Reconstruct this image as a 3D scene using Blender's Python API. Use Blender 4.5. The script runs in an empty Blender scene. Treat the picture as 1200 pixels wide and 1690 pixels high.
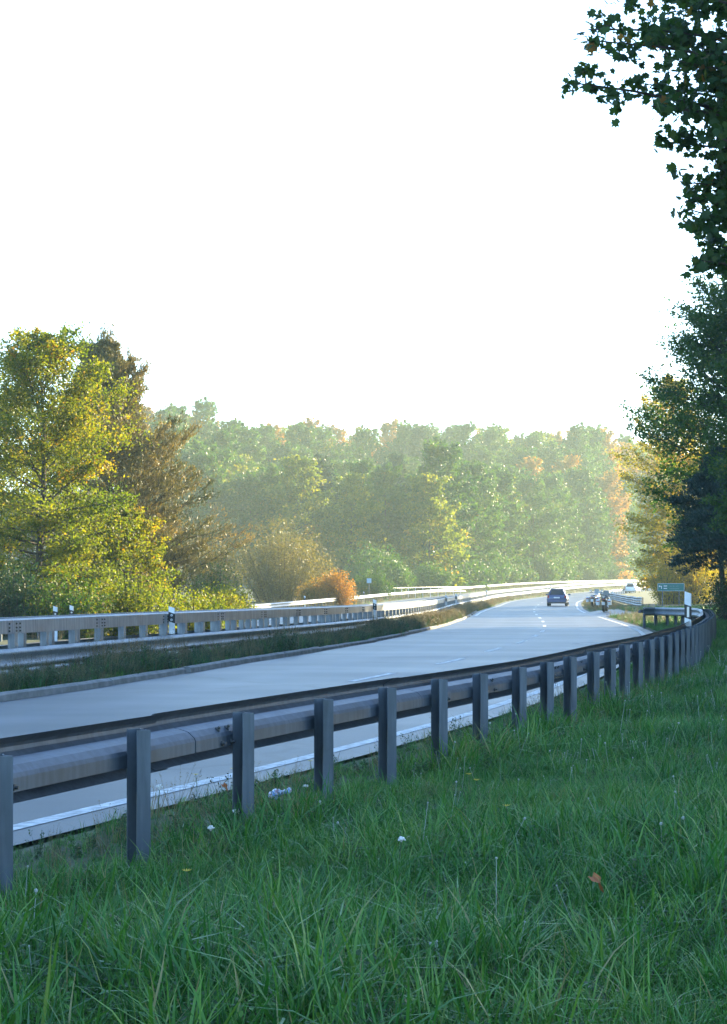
import bpy, math, random
import numpy as np
from mathutils import Vector, Matrix

SC = bpy.context.scene
COL = SC.collection
R_ = math.radians
rng = np.random.default_rng(7)
random.seed(7)

# ------------------------------------------------------------------ camera
cam_d = bpy.data.cameras.new("camera")
cam = bpy.data.objects.new("camera", cam_d)
COL.objects.link(cam)
cam.location = (0, 0, 1.5)
cam.rotation_euler = (R_(90), 0, 0)
cam_d.sensor_fit = 'VERTICAL'
cam_d.sensor_height = 36
cam_d.lens = 36 * 3000 / 1690
cam_d.shift_y = 123 / 1690
cam_d.clip_end = 3000
SC.camera = cam

# ------------------------------------------------------------------ light
SUN_AZ, SUN_EL = 42.0, 16.0           # degrees right of the view, above the horizon
world = bpy.data.worlds.new("World")
SC.world = world
world.use_nodes = True
wn = world.node_tree
bg = wn.nodes['Background']
sky = wn.nodes.new('ShaderNodeTexSky')
sky.sky_type = 'NISHITA'
sky.sun_disc = False
sky.sun_elevation = R_(SUN_EL)
sky.sun_rotation = R_(SUN_AZ)
sky.air_density = 1.0
sky.dust_density = 0.5
sky.ozone_density = 4.3
wn.links.new(sky.outputs[0], bg.inputs[0])
bg.inputs[1].default_value = 0.15
sun_d = bpy.data.lights.new("sun", 'SUN')
sun = bpy.data.objects.new("sun", sun_d)
COL.objects.link(sun)
sun_d.energy = 5.0
sun_d.angle = R_(0.6)
sun_d.color = (1.0, 0.82, 0.48)
sd = Vector((math.sin(R_(SUN_AZ)) * math.cos(R_(SUN_EL)), math.cos(R_(SUN_AZ)) * math.cos(R_(SUN_EL)), math.sin(R_(SUN_EL))))
sun.rotation_euler = (-sd).to_track_quat('-Z', 'Y').to_euler()
SC.view_settings.view_transform = 'Standard'
SC.view_settings.look = 'None'
SC.view_settings.exposure = 2.27
SC.view_settings.gamma = 1
SC.render.engine = 'CYCLES'
SC.cycles.use_denoising = True
SC.cycles.max_bounces = 7
SC.cycles.diffuse_bounces = 3
SC.cycles.glossy_bounces = 3
SC.cycles.transmission_bounces = 4
SC.cycles.transparent_max_bounces = 8
SC.cycles.volume_bounces = 1

# ------------------------------------------------------------------ helpers
def tag(o, label=None, cat=None, group=None, kind=None):
    if label: o['label'] = label
    if cat: o['category'] = cat
    if group: o['group'] = group
    if kind: o['kind'] = kind
    return o

def empty(name, loc, label=None, cat=None, group=None, rz=0.0):
    o = bpy.data.objects.new(name, None)
    o.empty_display_size = 0.3
    COL.objects.link(o)
    o.location = loc
    o.rotation_euler = (0, 0, rz)
    return tag(o, label, cat, group)

class MB:
    """collects vertices, faces and a per-face tint, and links them as one mesh object"""
    def __init__(s):
        s.v = []; s.n = 0; s.q = []; s.t = []; s.tint_q = []; s.poly = []; s.smooth = False
    def add(s, verts, faces, tint=0.5):
        verts = np.asarray(verts, dtype=np.float64).reshape(-1, 3)
        for f in faces:
            s.poly.append(([i + s.n for i in f], tint))
        s.v.append(verts); s.n += len(verts)
        return s
    def add_fixed(s, verts, faces, tints):
        """faces: (N,k) int array, tints: (N,)"""
        s.v.append(np.asarray(verts, dtype=np.float64)); s.q.append((np.asarray(faces) + s.n, np.asarray(tints)))
        s.n += len(verts)
    def box(s, c, d, rz=0.0, tint=0.5, bevel=0.0):
        x, y, z = d[0] / 2, d[1] / 2, d[2] / 2
        if bevel:
            b = bevel
            pts = [(-x + b, -y, 0), (x - b, -y, 0), (x, -y + b, 0), (x, y - b, 0), (x - b, y, 0), (-x + b, y, 0), (-x, y - b, 0), (-x, -y + b, 0)]
            P = [(p[0], p[1], -z) for p in pts] + [(p[0], p[1], z - b) for p in pts] + [(p[0] * (1 - b / x), p[1] * (1 - b / y), z) for p in pts]
            F = [tuple(range(7, -1, -1)), tuple(range(16, 24))]
            for r in (0, 8):
                for i in range(8):
                    F.append((r + i, r + (i + 1) % 8, r + 8 + (i + 1) % 8, r + 8 + i))
        else:
            P = [(a * x, b_ * y, c_ * z) for c_ in (-1, 1) for b_ in (-1, 1) for a in (-1, 1)]
            F = [(0, 2, 3, 1), (4, 5, 7, 6), (0, 1, 5, 4), (2, 6, 7, 3), (0, 4, 6, 2), (1, 3, 7, 5)]
        ca, sa = math.cos(rz), math.sin(rz)
        P = [(c[0] + p[0] * ca - p[1] * sa, c[1] + p[0] * sa + p[1] * ca, c[2] + p[2]) for p in P]
        return s.add(P, F, tint)
    def tube(s, pts, radii, sides=6, tint=0.5, cap=True):
        pts = np.asarray(pts, dtype=float)
        n = len(pts)
        if np.isscalar(radii): radii = [radii] * n
        T = np.gradient(pts, axis=0)
        T /= np.linalg.norm(T, axis=1)[:, None] + 1e-9
        ref = np.array([0, 0, 1.0]) if abs(T[0][2]) < 0.8 else np.array([1.0, 0, 0])
        out = []
        for i in range(n):
            u = np.cross(ref, T[i]); u /= np.linalg.norm(u) + 1e-9
            w = np.cross(T[i], u)
            for k in range(sides):
                a = 2 * math.pi * k / sides
                out.append(pts[i] + radii[i] * (math.cos(a) * u + math.sin(a) * w))
        F = []
        for i in range(n - 1):
            for k in range(sides):
                a = i * sides + k; b = i * sides + (k + 1) % sides
                F.append((a, b, b + sides, a + sides))
        if cap:
            F.append(tuple(range(sides - 1, -1, -1)))
            F.append(tuple((n - 1) * sides + k for k in range(sides)))
        return s.add(out, F, tint)
    def ball(s, c, r, seg=10, rings=6, tint=0.5, sq=(1, 1, 1)):
        P = []; F = []
        for i in range(rings + 1):
            th = math.pi * i / rings
            for k in range(seg):
                a = 2 * math.pi * k / seg
                P.append((c[0] + r * sq[0] * math.sin(th) * math.cos(a), c[1] + r * sq[1] * math.sin(th) * math.sin(a), c[2] + r * sq[2] * math.cos(th)))
        for i in range(rings):
            for k in range(seg):
                a = i * seg + k; b = i * seg + (k + 1) % seg
                F.append((a, a + seg, b + seg, b))
        return s.add(P, F, tint)
    def mesh(s, name):
        me = bpy.data.meshes.new(name)
        V = np.concatenate(s.v) if s.v else np.zeros((0, 3))
        loops = []; starts = []; totals = []; tints = []
        pos = 0
        if s.poly:
            flat = [i for f, _ in s.poly for i in f]
            tot = np.array([len(f) for f, _ in s.poly], dtype=np.int32)
            loops.append(np.array(flat, dtype=np.int32))
            starts.append(np.concatenate([[0], np.cumsum(tot)[:-1]]).astype(np.int32))
            totals.append(tot); tints.append(np.array([t for _, t in s.poly]))
            pos = len(flat)
        for fa, ti in s.q:
            n, k = fa.shape
            loops.append(fa.reshape(-1).astype(np.int32))
            starts.append((pos + np.arange(n) * k).astype(np.int32))
            totals.append(np.full(n, k, dtype=np.int32)); tints.append(ti)
            pos += n * k
        L = np.concatenate(loops); S = np.concatenate(starts); T = np.concatenate(totals); TI = np.concatenate(tints)
        me.vertices.add(len(V)); me.vertices.foreach_set('co', V.astype(np.float32).reshape(-1))
        me.loops.add(len(L)); me.loops.foreach_set('vertex_index', L)
        me.polygons.add(len(S)); me.polygons.foreach_set('loop_start', S)
        try: me.polygons.foreach_set('loop_total', T)
        except Exception: pass
        me.update(calc_edges=True)
        me.polygons.foreach_set('use_smooth', np.full(len(S), bool(s.smooth)))
        at = me.attributes.new('tint', 'FLOAT', 'FACE')
        at.data.foreach_set('value', TI.astype(np.float32))
        me.validate()
        return me
    def build(s, name, mat, parent=None, label=None, world=True):
        me = s.mesh(name)
        if mat: me.materials.append(mat)
        return link(me, name, parent, label, world)

def link(me, name, parent=None, label=None, world=True):
    o = bpy.data.objects.new(name, me)
    COL.objects.link(o)
    if parent is not None:
        o.parent = parent
        if world:                      # mesh given in world metres: undo the parent's place
            p = parent; off = Vector((0, 0, 0))
            while p is not None:
                off += p.location; p = p.parent
            o.location = -off
    if label: o['label'] = label
    return o

def copy_tree(o, parent=None):
    c = o.copy(); COL.objects.link(c)
    if parent is not None: c.parent = parent
    for ch in list(o.children):
        copy_tree(ch, c)
    return c

# ------------------------------------------------------------------ materials
MATS = {}
def new_mat(name):
    m = bpy.data.materials.new(name); m.use_nodes = True
    MATS[name] = m
    nt = m.node_tree
    return m, nt, nt.nodes['Principled BSDF']

def ramp(nt, stops, fac):
    r = nt.nodes.new('ShaderNodeValToRGB')
    while len(r.color_ramp.elements) < len(stops): r.color_ramp.elements.new(0.5)
    for e, (p, c) in zip(r.color_ramp.elements, stops):
        e.position = p; e.color = (*c, 1)
    nt.links.new(fac, r.inputs[0])
    return r

def noise(nt, scale, detail=4, rough=0.55, coord='Object'):
    tc = nt.nodes.new('ShaderNodeTexCoord')
    n = nt.nodes.new('ShaderNodeTexNoise')
    n.inputs['Scale'].default_value = scale; n.inputs['Detail'].default_value = detail; n.inputs['Roughness'].default_value = rough
    nt.links.new(tc.outputs[coord], n.inputs['Vector'])
    return n

def simple(name, col, rough=0.6, metal=0.0, vary=0.15, scale=8.0, bump=0.0, bscale=60, spec=None):
    m, nt, b = new_mat(name)
    n = noise(nt, scale)
    lo = tuple(max(0, c * (1 - vary)) for c in col); hi = tuple(min(1, c * (1 + vary)) for c in col)
    r = ramp(nt, [(0.3, lo), (0.7, hi)], n.outputs[0])
    nt.links.new(r.outputs[0], b.inputs['Base Color'])
    b.inputs['Roughness'].default_value = rough; b.inputs['Metallic'].default_value = metal
    if spec is not None: b.inputs['Specular IOR Level'].default_value = spec
    if bump:
        n2 = noise(nt, bscale, 3)
        bp = nt.nodes.new('ShaderNodeBump'); bp.inputs['Strength'].default_value = bump; bp.inputs['Distance'].default_value = 0.01
        nt.links.new(n2.outputs[0], bp.inputs['Height']); nt.links.new(bp.outputs[0], b.inputs['Normal'])
    return m

def leaf_mat(name, stops, trans=0.45, rough=0.5, tcol=(1.0, 1.0, 0.35), tgain=1.6):
    """leaf: tint attribute picks the leaf's own colour, thin translucent blade"""
    m = bpy.data.materials.new(name); m.use_nodes = True
    MATS[name] = m
    nt = m.node_tree; nt.nodes.clear()
    out = nt.nodes.new('ShaderNodeOutputMaterial')
    a = nt.nodes.new('ShaderNodeAttribute'); a.attribute_name = 'tint'
    r = ramp(nt, stops, a.outputs['Fac'])
    b = nt.nodes.new('ShaderNodeBsdfPrincipled'); b.inputs['Roughness'].default_value = rough; b.inputs['Specular IOR Level'].default_value = 0.3
    nt.links.new(r.outputs[0], b.inputs['Base Color'])
    t = nt.nodes.new('ShaderNodeBsdfTranslucent')
    mx = nt.nodes.new('ShaderNodeMix'); mx.data_type = 'RGBA'; mx.blend_type = 'MULTIPLY'; mx.inputs[0].default_value = 1
    nt.links.new(r.outputs[0], mx.inputs[6]); mx.inputs[7].default_value = (tcol[0] * tgain, tcol[1] * tgain, tcol[2] * tgain, 1)
    nt.links.new(mx.outputs[2], t.inputs[0])
    ms = nt.nodes.new('ShaderNodeMixShader'); ms.inputs[0].default_value = trans
    nt.links.new(b.outputs[0], ms.inputs[1]); nt.links.new(t.outputs[0], ms.inputs[2])
    nt.links.new(ms.outputs[0], out.inputs['Surface'])
    return m

def grass_mat(name, stops, trans=0.3):
    m = bpy.data.materials.new(name); m.use_nodes = True
    MATS[name] = m
    nt = m.node_tree; nt.nodes.clear()
    out = nt.nodes.new('ShaderNodeOutputMaterial')
    a = nt.nodes.new('ShaderNodeAttribute'); a.attribute_name = 'tint'
    oi = nt.nodes.new('ShaderNodeObjectInfo')
    mt = nt.nodes.new('ShaderNodeMath'); mt.operation = 'MULTIPLY_ADD'
    nt.links.new(oi.outputs['Random'], mt.inputs[0]); mt.inputs[1].default_value = 0.45
    mm = nt.nodes.new('ShaderNodeMath'); mm.operation = 'MULTIPLY'; mm.inputs[1].default_value = 0.55
    nt.links.new(a.outputs['Fac'], mm.inputs[0]); nt.links.new(mm.outputs[0], mt.inputs[2])
    pn = nt.nodes.new('ShaderNodeTexNoise'); pn.inputs['Scale'].default_value = .55; pn.inputs['Detail'].default_value = 3
    nt.links.new(oi.outputs['Location'], pn.inputs['Vector'])
    pm_ = nt.nodes.new('ShaderNodeMath'); pm_.operation = 'MULTIPLY_ADD'; pm_.inputs[1].default_value = 1.1; pm_.inputs[2].default_value = -.55
    nt.links.new(pn.outputs[0], pm_.inputs[0])
    pa = nt.nodes.new('ShaderNodeMath'); pa.operation = 'ADD'; nt.links.new(mt.outputs[0], pa.inputs[0]); nt.links.new(pm_.outputs[0], pa.inputs[1])
    r = ramp(nt, stops, pa.outputs[0])
    b = nt.nodes.new('ShaderNodeBsdfPrincipled'); b.inputs['Roughness'].default_value = 0.45; b.inputs['Specular IOR Level'].default_value = 0.5
    nt.links.new(r.outputs[0], b.inputs['Base Color'])
    t = nt.nodes.new('ShaderNodeBsdfTranslucent'); nt.links.new(r.outputs[0], t.inputs[0])
    ms = nt.nodes.new('ShaderNodeMixShader'); ms.inputs[0].default_value = trans
    nt.links.new(b.outputs[0], ms.inputs[1]); nt.links.new(t.outputs[0], ms.inputs[2])
    nt.links.new(ms.outputs[0], out.inputs['Surface'])
    return m

def steel_mat(name, col, rough=0.42, metal=0.75):
    m, nt, b = new_mat(name)
    n = noise(nt, 2.2, 6, 0.65)
    r = ramp(nt, [(0.25, tuple(c * 0.62 for c in col)), (0.5, col), (0.75, tuple(c * 1.18 for c in col))], n.outputs[0])
    # rain streaks: noise squeezed along z
    tc = nt.nodes.new('ShaderNodeTexCoord'); mp = nt.nodes.new('ShaderNodeMapping')
    mp.inputs['Scale'].default_value = (14, 14, 1.3)
    n2 = nt.nodes.new('ShaderNodeTexNoise'); n2.inputs['Scale'].default_value = 1.6; n2.inputs['Detail'].default_value = 5
    nt.links.new(tc.outputs['Object'], mp.inputs[0]); nt.links.new(mp.outputs[0], n2.inputs['Vector'])
    r2 = ramp(nt, [(0.42, (0.68, 0.68, 0.67)), (0.58, (1, 1, 1))], n2.outputs[0])
    mx = nt.nodes.new('ShaderNodeMix'); mx.data_type = 'RGBA'; mx.blend_type = 'MULTIPLY'; mx.inputs[0].default_value = 0.75
    nt.links.new(r.outputs[0], mx.inputs[6]); nt.links.new(r2.outputs[0], mx.inputs[7])
    nt.links.new(mx.outputs[2], b.inputs['Base Color'])
    rr = nt.nodes.new('ShaderNodeMapRange'); rr.inputs[3].default_value = rough - 0.1; rr.inputs[4].default_value = rough + 0.16
    nt.links.new(n.outputs[0], rr.inputs[0]); nt.links.new(rr.outputs[0], b.inputs['Roughness'])
    b.inputs['Metallic'].default_value = metal
    return m

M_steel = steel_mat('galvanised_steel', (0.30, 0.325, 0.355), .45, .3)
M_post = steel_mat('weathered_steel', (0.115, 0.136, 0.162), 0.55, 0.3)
M_near = steel_mat('dull_shaded_steel', (0.072, 0.090, 0.116), .5, .3)  # dull finish, with shade painted into the colour
M_bolt = simple('bolt_steel', (0.10, 0.10, 0.10), 0.5, 0.6)
M_white = simple('white_plastic', (0.74, 0.75, 0.76), 0.4, 0, 0.05)
M_black = simple('black_plastic', (0.012, 0.012, 0.014), 0.45, 0, 0.2)
M_refl = simple('reflector', (0.72, 0.74, 0.76), 0.15, 0.3, 0.05)
M_mark = simple('road_paint', (0.48, 0.48, 0.47), 0.6, 0, 0.45, 11)
M_curb = simple('kerb_concrete', (0.20, 0.195, 0.185), 0.85, 0, 0.3, 5, 0.5, 40)
M_bark = simple('bark', (0.055, 0.042, 0.032), 0.9, 0, 0.5, 9, 0.8, 30)
M_bark2 = simple('pale_bark', (0.12, 0.10, 0.08), 0.9, 0, 0.5, 9, 0.8, 30)

# asphalt
M_road, nt, b = new_mat('asphalt')
n1 = noise(nt, 0.55, 6, 0.6); n2 = noise(nt, 120, 2, 0.7)
r1 = ramp(nt, [(0.3, (0.030, 0.034, 0.041)), (0.7, (0.056, 0.060, 0.068))], n1.outputs[0])
r2 = ramp(nt, [(0.3, (0.7, 0.7, 0.7)), (0.7, (1.25, 1.25, 1.25))], n2.outputs[0])
mx = nt.nodes.new('ShaderNodeMix'); mx.data_type = 'RGBA'; mx.blend_type = 'MULTIPLY'; mx.inputs[0].default_value = 1
nt.links.new(r1.outputs[0], mx.inputs[6]); nt.links.new(r2.outputs[0], mx.inputs[7])
aa = nt.nodes.new('ShaderNodeAttribute'); aa.attribute_name = 'across'
ph = nt.nodes.new('ShaderNodeMath'); ph.operation = 'MULTIPLY'; ph.inputs[1].default_value = 25.13
sn = nt.nodes.new('ShaderNodeMath'); sn.operation = 'COSINE'
nt.links.new(aa.outputs['Fac'], ph.inputs[0]); nt.links.new(ph.outputs[0], sn.inputs[0])
tr = ramp(nt, [(0.0, (.80, .80, .80)), (1.0, (1.12, 1.12, 1.12))], sn.outputs[0])
m2 = nt.nodes.new('ShaderNodeMix'); m2.data_type = 'RGBA'; m2.blend_type = 'MULTIPLY'; m2.inputs[0].default_value = 1
nt.links.new(mx.outputs[2], m2.inputs[6]); nt.links.new(tr.outputs[0], m2.inputs[7])
# sealed cracks: thin dark wandering lines
tcv = nt.nodes.new('ShaderNodeTexCoord'); nz = noise(nt, 1.4, 4); vo = nt.nodes.new('ShaderNodeTexVoronoi'); vo.feature = 'DISTANCE_TO_EDGE'; vo.inputs['Scale'].default_value = .11
ad = nt.nodes.new('ShaderNodeMix'); ad.data_type = 'RGBA'; ad.blend_type = 'ADD'; ad.inputs[0].default_value = .9
nt.links.new(tcv.outputs['Object'], ad.inputs[6]); nt.links.new(nz.outputs['Color'], ad.inputs[7]); nt.links.new(ad.outputs[2], vo.inputs['Vector'])
ck = ramp(nt, [(0.0, (.45, .45, .45)), (.006, (.5, .5, .5)), (.009, (1, 1, 1))], vo.outputs['Distance'])
m3 = nt.nodes.new('ShaderNodeMix'); m3.data_type = 'RGBA'; m3.blend_type = 'MULTIPLY'; m3.inputs[0].default_value = 1
nt.links.new(m2.outputs[2], m3.inputs[6]); nt.links.new(ck.outputs[0], m3.inputs[7]); nt.links.new(m3.outputs[2], b.inputs['Base Color'])
mpn = nt.nodes.new('ShaderNodeMapping'); tcn = nt.nodes.new('ShaderNodeTexCoord'); mpn.inputs['Scale'].default_value = (.16, .42, 1); mpn.inputs['Rotation'].default_value = (0, 0, .35)
n3 = nt.nodes.new('ShaderNodeTexNoise'); n3.inputs['Scale'].default_value = 1.0; n3.inputs['Detail'].default_value = 3
nt.links.new(tcn.outputs['Object'], mpn.inputs[0]); nt.links.new(mpn.outputs[0], n3.inputs['Vector'])
mrn = nt.nodes.new('ShaderNodeMapRange'); mrn.inputs[1].default_value = .3; mrn.inputs[2].default_value = .7; mrn.inputs[3].default_value = .42; mrn.inputs[4].default_value = .50
nt.links.new(n3.outputs[0], mrn.inputs[0]); nt.links.new(mrn.outputs[0], b.inputs['Roughness'])
b.inputs['Specular IOR Level'].default_value = 0.36
bp = nt.nodes.new('ShaderNodeBump'); bp.inputs['Strength'].default_value = 0.25; bp.inputs['Distance'].default_value = 0.004
nt.links.new(n2.outputs[0], bp.inputs['Height']); nt.links.new(bp.outputs[0], b.inputs['Normal'])

# soil / turf under the grass
M_ground, nt, b = new_mat('turf')
n1 = noise(nt, 0.8, 6); n2 = noise(nt, 25, 4)
r1 = ramp(nt, [(0.3, (0.022, 0.042, 0.014)), (0.55, (0.045, 0.066, 0.022)), (0.8, (0.075, 0.07, 0.035))], n1.outputs[0])
r2 = ramp(nt, [(0.3, (0.5, 0.5, 0.5)), (0.7, (1.3, 1.3, 1.2))], n2.outputs[0])
mx = nt.nodes.new('ShaderNodeMix'); mx.data_type = 'RGBA'; mx.blend_type = 'MULTIPLY'; mx.inputs[0].default_value = 1
nt.links.new(r1.outputs[0], mx.inputs[6]); nt.links.new(r2.outputs[0], mx.inputs[7]); nt.links.new(mx.outputs[2], b.inputs['Base Color'])
b.inputs['Roughness'].default_value = 0.95

# ------------------------------------------------------------------ plan of the road (metres; y runs away from the viewer)
def smooth_interp(ys, xs):
    ys = np.array(ys, float); xs = np.array(xs, float)
    m = np.gradient(xs, ys)
    def f(y):
        y = np.asarray(y, float)
        i = np.clip(np.searchsorted(ys, y) - 1, 0, len(ys) - 2)
        h = ys[i + 1] - ys[i]; t = np.clip((y - ys[i]) / h, -3, 3)
        tt = np.clip(t, 0, 1)
        v = (2 * tt**3 - 3 * tt**2 + 1) * xs[i] + (tt**3 - 2 * tt**2 + tt) * h * m[i] + (-2 * tt**3 + 3 * tt**2) * xs[i + 1] + (tt**3 - tt**2) * h * m[i + 1]
        v = v + np.where(t < 0, t * h * m[i], 0) + np.where(t > 1, (t - 1) * h * m[i + 1], 0)
        return v
    return f
Cx = smooth_interp([-20, 4, 11.2, 16.5, 20.6, 24, 29.8, 36.3, 43.3, 50, 57, 64, 83, 104, 116, 150, 196, 228, 270, 330, 400, 500, 620],
                   [-17.5, -8.3, -5.6, -3.75, -2.35, -1.35, .15, 1.75, 3.1, 4.35, 5.4, 6.3, 8.2, 9.9, 10.9, 14.3, 20, 25.8, 36, 54, 80, 124, 178])
Rx = smooth_interp([-20, 4, 11.2, 16.5, 20.6, 25.6, 36.9, 46, 55, 64, 74, 90, 116, 150, 196, 228, 270, 330, 400, 500, 620],
                   [-13.8, -4.75, -2.15, -.25, 1.06, 2.45, 5.0, 6.9, 8.5, 9.7, 10.7, 12, 14, 17.6, 23.5, 29.3, 39.6, 57.7, 84, 128, 182])
Lx = smooth_interp([-20, 4, 11.2, 23.4, 35.4, 50, 65.8, 90, 116, 150, 196, 228, 270, 330, 400, 500, 620],
                   [-21.2, -11.6, -8.6, -4.7, -2.3, .3, 2.35, 5.0, 7.3, 10.9, 16.3, 22.2, 32.4, 50.3, 76, 120, 174])
Zr = smooth_interp([-20, 40, 75, 110, 165, 200, 230, 260, 290, 340, 420, 620], [0, 0, -.1, -.12, -.1, .0, .18, .5, .85, 1.3, 1.8, 2.5])
dOpp = smooth_interp([-20, 30, 60, 100, 150, 200, 270, 400, 620], [-.1, -.1, -.2, -.2, -.02, .15, .45, .6, .6])
def Bx(y): return Lx(y) - 1.7
def ORx(y): return Bx(y) - 2.2
def OLx(y): return Bx(y) - 9.8
def Fx(y): return Bx(y) - 11.2
def smoothstep(a, b, x):
    t = np.clip((x - a) / (b - a), 0, 1); return t * t * (3 - 2 * t)

def ground(X, Y):
    """height of the ground"""
    X = np.asarray(X, float); Y = np.asarray(Y, float)
    X, Y = np.broadcast_arrays(X, Y)
    zr = Zr(Y); zo = zr + dOpp(Y); L = Lx(Y); R = Rx(Y); B = Bx(Y); OR = ORx(Y); OL = OLx(Y); F = Fx(Y)
    d = F - X
    dd = d + np.maximum(0, Y - 320) * 0.6
    hill = 16.5 * smoothstep(9, 112, dd) * smoothstep(120, 300, Y) * smoothstep(5, 22, d)
    bank = 0.055 * (1 - smoothstep(85, 110, Y)) + 0.012
    xs = [F - 6, F - 1, OL - .3, OL, OR, OR + .3, B - .6, B + .5, L - .45, L - .16, L, R + .4, R + .46, R + .8, R + 1.9, R + 9, R + 40]
    zs = [zo + .25, zo + .02, zo - .02, zo - .05, zo - .05, zo - .01, (zr + zo) / 2 + .06, (zr + zo) / 2 + .06, zr + .09, zr - .0, zr - .05, zr - .05, zr - .02, zr + .03, zr + .05,
          zr + .05 + 7.1 * bank, zr + .05 + 7.1 * bank + 31 * .035]
    z = np.where(X <= xs[0], zs[0], zs[-1])
    for i in range(len(xs) - 1):
        m = (X > xs[i]) & (X <= xs[i + 1])
        t = (X - xs[i]) / (xs[i + 1] - xs[i])
        z = np.where(m, zs[i] * (1 - t) + zs[i + 1] * t, z)
    off = (X > R + 1.2) | (X < F - 1)
    bump = 0.035 * np.sin(X * 1.7 + Y * .6) * np.sin(Y * 1.3 - X * .4) + 0.02 * np.sin(X * 4.1) * np.sin(Y * 3.3)
    return z + np.where(off, bump, 0) + np.where(d > 6, hill, 0)

# ground sheet: columns follow the road
ys = np.concatenate([np.arange(-20, 0, 2.0), np.arange(0, 40, .5), np.arange(40, 130, 1.0), np.arange(130, 300, 3.0), np.arange(300, 640, 8.0)])
offs_left = [-260, -200, -170, -145, -120, -105, -90, -78, -67, -57, -48, -40, -33, -27, -22, -18, -14, -11, -8.5, -6, -4, -2.5, -1, -.5]
V = []
ncol = None
for y in ys:
    L, R, B, OR, OL, F = [float(f(y)) for f in (Lx, Rx, Bx, ORx, OLx, Fx)]
    xs = [F + o for o in offs_left] + [OL - .3, OL, (OL + OR) / 2, OR, OR + .3, B - .6, B + .5, L - .45, L - .16, L, (L + R) / 2, R + .4, R + .46, R + .8, R + 1.3, R + 1.9] + \
         [R + 1.9 + k for k in (.5, 1, 1.5, 2, 2.6, 3.3, 4.1, 5, 6, 7.1, 8.5, 10, 12, 15, 19, 24, 31, 38, 60, 110, 200)]
    V.append(np.stack([xs, np.full(len(xs), y)], 1)); ncol = len(xs)
V = np.concatenate(V)
Zg = ground(V[:, 0], V[:, 1])
VV = np.column_stack([V, Zg])
nr = len(ys)
idx = np.arange(nr * ncol).reshape(nr, ncol)
Fq = np.stack([idx[:-1, :-1], idx[:-1, 1:], idx[1:, 1:], idx[1:, :-1]], -1).reshape(-1, 4)
g = MB(); g.smooth = True; g.add_fixed(VV, Fq, np.full(len(Fq), .5))
tag(g.build('ground', M_ground), kind='structure')
# the land further out, to the horizon
far = MB()
far.add([(-1500, -900, -1.2), (1500, -900, -1.2), (1500, 1800, -1.2), (-1500, 1800, -1.2)], [(0, 1, 2, 3)])
tag(far.build('terrain', M_ground), kind='structure')

def strip(name, fl, fr, y0, y1, dz, mat, zf=Zr, step=1.0, kind='structure', cols=5):
    yy = np.arange(y0, y1 + 1e-6, step)
    P = []
    for y in yy:
        a, b_ = float(fl(y)), float(fr(y))
        for k in range(cols):
            P.append((a + (b_ - a) * k / (cols - 1), y, float(zf(y)) + dz))
    n = len(yy); ii = np.arange(n * cols).reshape(n, cols)
    fq = np.stack([ii[:-1, :-1], ii[:-1, 1:], ii[1:, 1:], ii[1:, :-1]], -1).reshape(-1, 4)
    m = MB(); m.smooth = True; m.add_fixed(np.array(P), fq, np.full(len(fq), .5))
    return m

road_o = tag(strip('road', lambda y: Lx(y) - .1, lambda y: Rx(y) + .42, -20, 620, 0, M_road, cols=33).build('road', M_road), kind='structure')
av = road_o.data.attributes.new('across', 'FLOAT', 'POINT')
av.data.foreach_set('value', np.tile(np.linspace(0, 1, 33), len(road_o.data.vertices) // 33).astype(np.float32))
tag(strip('opposite_road', OLx, ORx, -20, 620, 0, M_road, zf=lambda y: Zr(y) + dOpp(y)).build('opposite_road', M_road), kind='structure')
# painted lines
tag(strip('edge_line', lambda y: Rx(y) - .07, lambda y: Rx(y) + .08, -20, 400, .004, M_mark, cols=2, step=.5).build('edge_line', M_mark), kind='structure')
tag(strip('edge_line', lambda y: Lx(y) + .18, lambda y: Lx(y) + .33, 100, 400, .004, M_mark, cols=2).build('edge_line', M_mark), kind='structure')
tag(strip('edge_line', lambda y: ORx(y) - .4, lambda y: ORx(y) - .25, -20, 400, .004, M_mark, cols=2, zf=lambda y: Zr(y) + dOpp(y)).build('edge_line', M_mark), kind='structure')
tag(strip('edge_line', lambda y: OLx(y) + .25, lambda y: OLx(y) + .4, -20, 400, .004, M_mark, cols=2, zf=lambda y: Zr(y) + dOpp(y)).build('edge_line', M_mark), kind='structure')
for y in [8.4, 15.1, 21.8, 28.4, 34.9, 41.9, 48.6, 55.6, 62.2, 72, 82, 92, 103, 115, 128, 142, 158, 176, 194, 212, 230, 248, 266, 284]:
    o = strip('lane_dash', lambda q: Cx(q) - .065, lambda q: Cx(q) + .065, y, y + (2.8 if y < 60 else 3.4), .004, M_mark, cols=2, step=.4).build('lane_dash', M_mark)
    tag(o, kind='structure')
m = MB()
zz = float(Zr(48.6)) + .0045
m.add([(5.55, 48.5, zz), (6.5, 48.2, zz), (6.5, 48.5, zz), (5.55, 48.8, zz)], [(0, 1, 2, 3)])
tag(m.build('cross_line', M_mark), kind='structure')

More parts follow.
